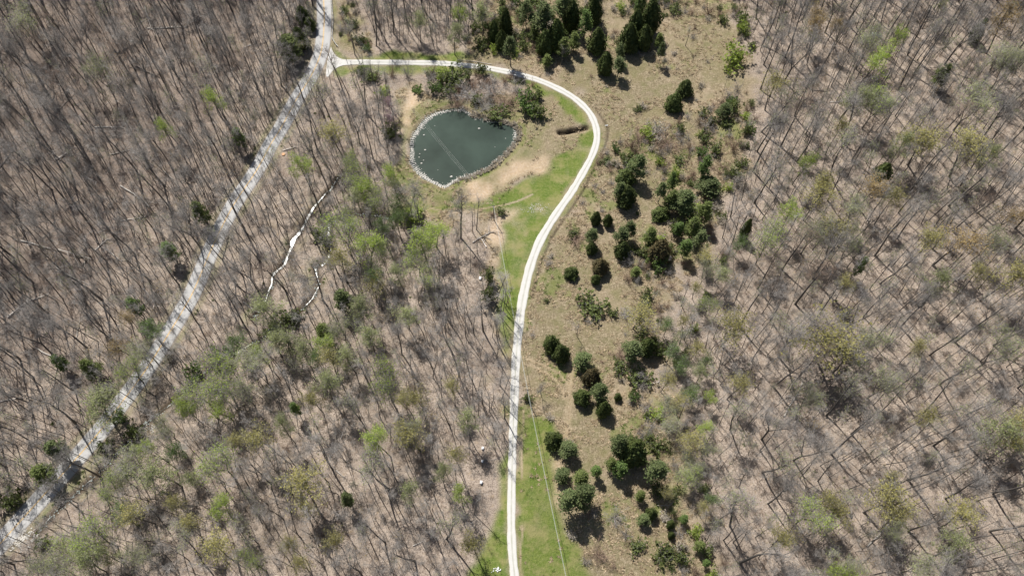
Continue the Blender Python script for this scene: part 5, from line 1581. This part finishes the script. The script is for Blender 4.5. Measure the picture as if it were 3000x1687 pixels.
# ------------------------------------------------------------------ things people left
# guardrail
GR = smooth_line(poly([(960, -150), (968, -60), (972.5, 0), (975, 35), (977, 60), (975, 95), (974, 112), (978, 122), (984, 131), (991, 140)]), 1.0)
gr = bpy.data.objects.new('guardrail', None); COL.objects.link(gr); gr.location = (*GR[30], hz(*GR[30]))
tag(gr, 'white steel guardrail on dark posts along the right road edge', 'guardrail')
gl = np.array(gr.location)
def rail():
    T = np.gradient(GR, axis=0); T /= np.linalg.norm(T, axis=1, keepdims=True); Nn = np.stack([-T[:, 1], T[:, 0]], 1)
    prof = [(-.04, .50), (.05, .56), (-.03, .64), (.05, .72), (-.04, .80), (-.10, .80), (-.10, .50)]
    V = [(p[0] + Nn[i][0] * o, p[1] + Nn[i][1] * o, hz(*p) + h) for i, p in enumerate(GR) for o, h in prof]
    n, c = len(GR), len(prof)
    F = np.array([(i * c + j, i * c + (j + 1) % c, (i + 1) * c + (j + 1) % c, (i + 1) * c + j) for i in range(n - 1) for j in range(c)])
    obj('rail', mesh_np('rail', np.array(V) - gl, F, M_STEEL), gr)
    pv, pf = box_vf(-.09, .09, -.09, .09, -.3, .74); pm = mesh_np('guardrail_post', pv, pf, M_DARKW)
    for i in range(0, n, 2):
        q = GR[i] - Nn[i] * .22
        obj('post', pm, gr, loc=(q[0] - gl[0], q[1] - gl[1], hz(*q) - gl[2]))
rail()
# utility poles and wires
POLES = [((1038, 141), 10.0, 'utility pole above the drive near the junction'), ((1447.5, 646), 9.5, 'utility pole at the edge of the bare earth below the pond'),
         ((1543.7, 1172), 9.5, 'utility pole beside the drive on tan grass'), ((1690, 1880), 9.5, 'utility pole past the bottom edge')]
tops = []
pole_mesh = {}
for (fx, fy), h, lab in POLES:
    x, y = G(fx, fy); z = hz(x, y)
    e = bpy.data.objects.new('utility_pole', None); COL.objects.link(e); e.location = (x, y, z)
    tag(e, lab, 'utility pole', 'utility poles')
    if h not in pole_mesh:
        V, F = tubes([[0, 0, -.5, 0, 0, h, .17, .12], [0, 0, h, 0, 0, h + .05, .12, .02]], 8)
        V2, F2 = box_vf(-.6, .6, -.06, .06, h - .5, h - .38); iv, iF = tubes([[0, 0, 0, 0, 0, .16, .05, .04]], 6)
        pole_mesh[h] = (mesh_np('pole', V, F, M_POLE, smooth=True), mesh_np('crossarm', V2, F2, M_POLE), mesh_np('insulator', iv, iF, M_WHITE))
    pm_, cm_, im_ = pole_mesh[h]
    obj('pole', pm_, e); ca = obj('crossarm', cm_, e)
    for s in (-.5, .5): obj('insulator', im_, ca, loc=(s, 0, h - .38))
    tops.append(np.array([x, y, z + h - .2]))
far_top = np.array([tops[0][0] - 26, tops[0][1] + 62, tops[0][2] + 2])
def wire(a, b, off, lab, rad=.05, sag=1.2):
    d = norm((b - a) * np.array([1, 1, 0])); sd = np.array([-d[1], d[0], 0]) * off
    n = 24; P = [a + (b - a) * t + sd + np.array([0, 0, -sag * 4 * t * (1 - t)]) for t in np.linspace(0, 1, n + 1)]
    V, F = tubes([[*P[i], *P[i + 1], rad, rad] for i in range(n)], 5)
    c = P[0]; tag(obj('power_line', mesh_np('power_line', V - c, F, M_WIRE, smooth=True), loc=tuple(c)), lab, 'power line', 'power lines')
for off, w in ((-.55, 'left'), (0, 'middle'), (.55, 'right')):
    wire(far_top, tops[0], off, f'{w} wire of the three coming from the top edge to the first pole', .018)
    wire(tops[0], tops[1], off, f'{w} wire of the three spanning the pond between poles', .014, 1.8)
for off, w in ((-.08, 'left'), (.08, 'right')):
    wire(tops[1], tops[2], off, f'{w} strand of the cable pair over the mown strip crossing the drive', .03)
    wire(tops[2], tops[3], off, f'{w} strand of the cable pair over the lower mown strip', .03)
# white boxes
for (fx, fy), (bw, bl, bh), lab in (((1407, 817), (.62, 1.05, .55), 'white oblong box at the wood edge left of the mown strip'), ((1414.5, 1314), (.6, .78, .6), 'top one of the three white boxes under the trees'),
                                    ((1413, 1352), (.6, .74, .6), 'middle one of the three white boxes under the trees'), ((1410, 1414), (.62, .85, .7), 'bottom one of the three white boxes under the trees')):
    x, y = G(fx, fy); e = bpy.data.objects.new('beehive_box', None); COL.objects.link(e); e.location = (x, y, hz(x, y)); e.rotation_euler = (0, 0, -.15)
    tag(e, lab, 'box', 'white boxes')
    V, F = box_vf(-bw / 2, bw / 2, -bl / 2, bl / 2, .15, bh); obj('body', mesh_np('box_body', V, F, M_WHITE), e)
    V, F = box_vf(-bw / 2 - .05, bw / 2 + .05, -bl / 2 - .05, bl / 2 + .05, bh + .002, bh + .08); obj('lid', mesh_np('box_lid', V, F, M_WHITE), e)
    parts = [(*box_vf(sx - .05, sx + .05, sy - .05, sy + .05, -.1, .148), 0) for sx in (-bw / 2 + .08, bw / 2 - .08) for sy in (-bl / 2 + .08, bl / 2 - .08)]
    leg = mesh_np('box_leg', parts[0][0] - np.array([-bw / 2 + .08, -bl / 2 + .08, 0]), parts[0][1], M_DARKW)
    for sx in (-bw / 2 + .08, bw / 2 - .08):
        for sy in (-bl / 2 + .08, bl / 2 - .08): obj('leg', leg, e, loc=(sx, sy, 0))
# pale heap by the drive, boulder, sawn block, marker, pipe
def lump(name, fx, fy, dims, m, lab, cat, seed, sub=2):
    x, y = G(fx, fy); r = np.random.default_rng(seed); V, F = rock_vf(r, *dims, sub=sub)
    return tag(obj(name, mesh_np(name, V, F, m), loc=(x, y, hz(x, y) + dims[2] * .25)), lab, cat)
lump('boulder', 2566, 108, (2.1, 1.7, 1.3), M_GREYROCK, 'pale grey-green boulder among bare trees, upper right wood', 'boulder', 31)
lump('small_boulder', 2561, 82, (.8, .25, .25), M_ROCK, 'flat white stone behind the grey-green boulder', 'stone', 32, 1)
r = np.random.default_rng(33)
hx, hy = G(1454, 1666); hp = bpy.data.objects.new('broken_concrete', None); COL.objects.link(hp); hp.location = (hx, hy, hz(hx, hy))
tag(hp, 'small heap of broken white slabs left of the drive, bottom', 'rubble heap')
for i in range(16):
    V, F = rock_vf(r, r.uniform(.15, .38), r.uniform(.12, .28), r.uniform(.08, .16))
    obj('slab', mesh_np('slab', V, F, M_WHITE), hp, loc=(r.normal() * .5, r.normal() * .45, .12 + r.random() * .15), rot=(r.normal() * .3, r.normal() * .3, r.uniform(0, 6.28)))
x, y = G(831, 454); V, F = box_vf(-.6, .6, -.6, .6, 0, .3)
V = V * (1 + np.random.default_rng(4).uniform(-.12, .12, (8, 1)))
tag(obj('stump', mesh_np('stump', *tubes([[0, 0, -.2, 0, 0, .35, .75, .62], [0, 0, .35, 0, 0, .36, .62, .01]], 10), M_ORANGE), loc=(x, y, hz(x, y))), 'wide fresh-cut orange stump right of the road', 'stump')
x, y = G(1521, 1548)
mk = bpy.data.objects.new('marker_post', None); COL.objects.link(mk); mk.location = (x, y, hz(x, y)); tag(mk, 'short white marker post at the brown patch by the drive', 'post')
V, F = tubes([[0, 0, -.1, 0, 0, .9, .07, .07]], 6); obj('post', mesh_np('marker_stem', V, F, M_WHITE), mk); V, F = tubes([[0, 0, .9, 0, 0, 1.0, .09, .02]], 6); obj('cap', mesh_np('marker_cap', V, F, M_DARKW), mk)
x, y = G(1777, 368)
cv = tag(obj('culvert_pipe', mesh_np('culvert_pipe', *tubes([[-.6, 0, .15, .6, .2, .15, .25, .25]], 10), M_STEEL), loc=(x, y, hz(x, y))), 'short pale culvert end on the outer verge of the drive bend', 'pipe')
print('objects', len(COL.objects))
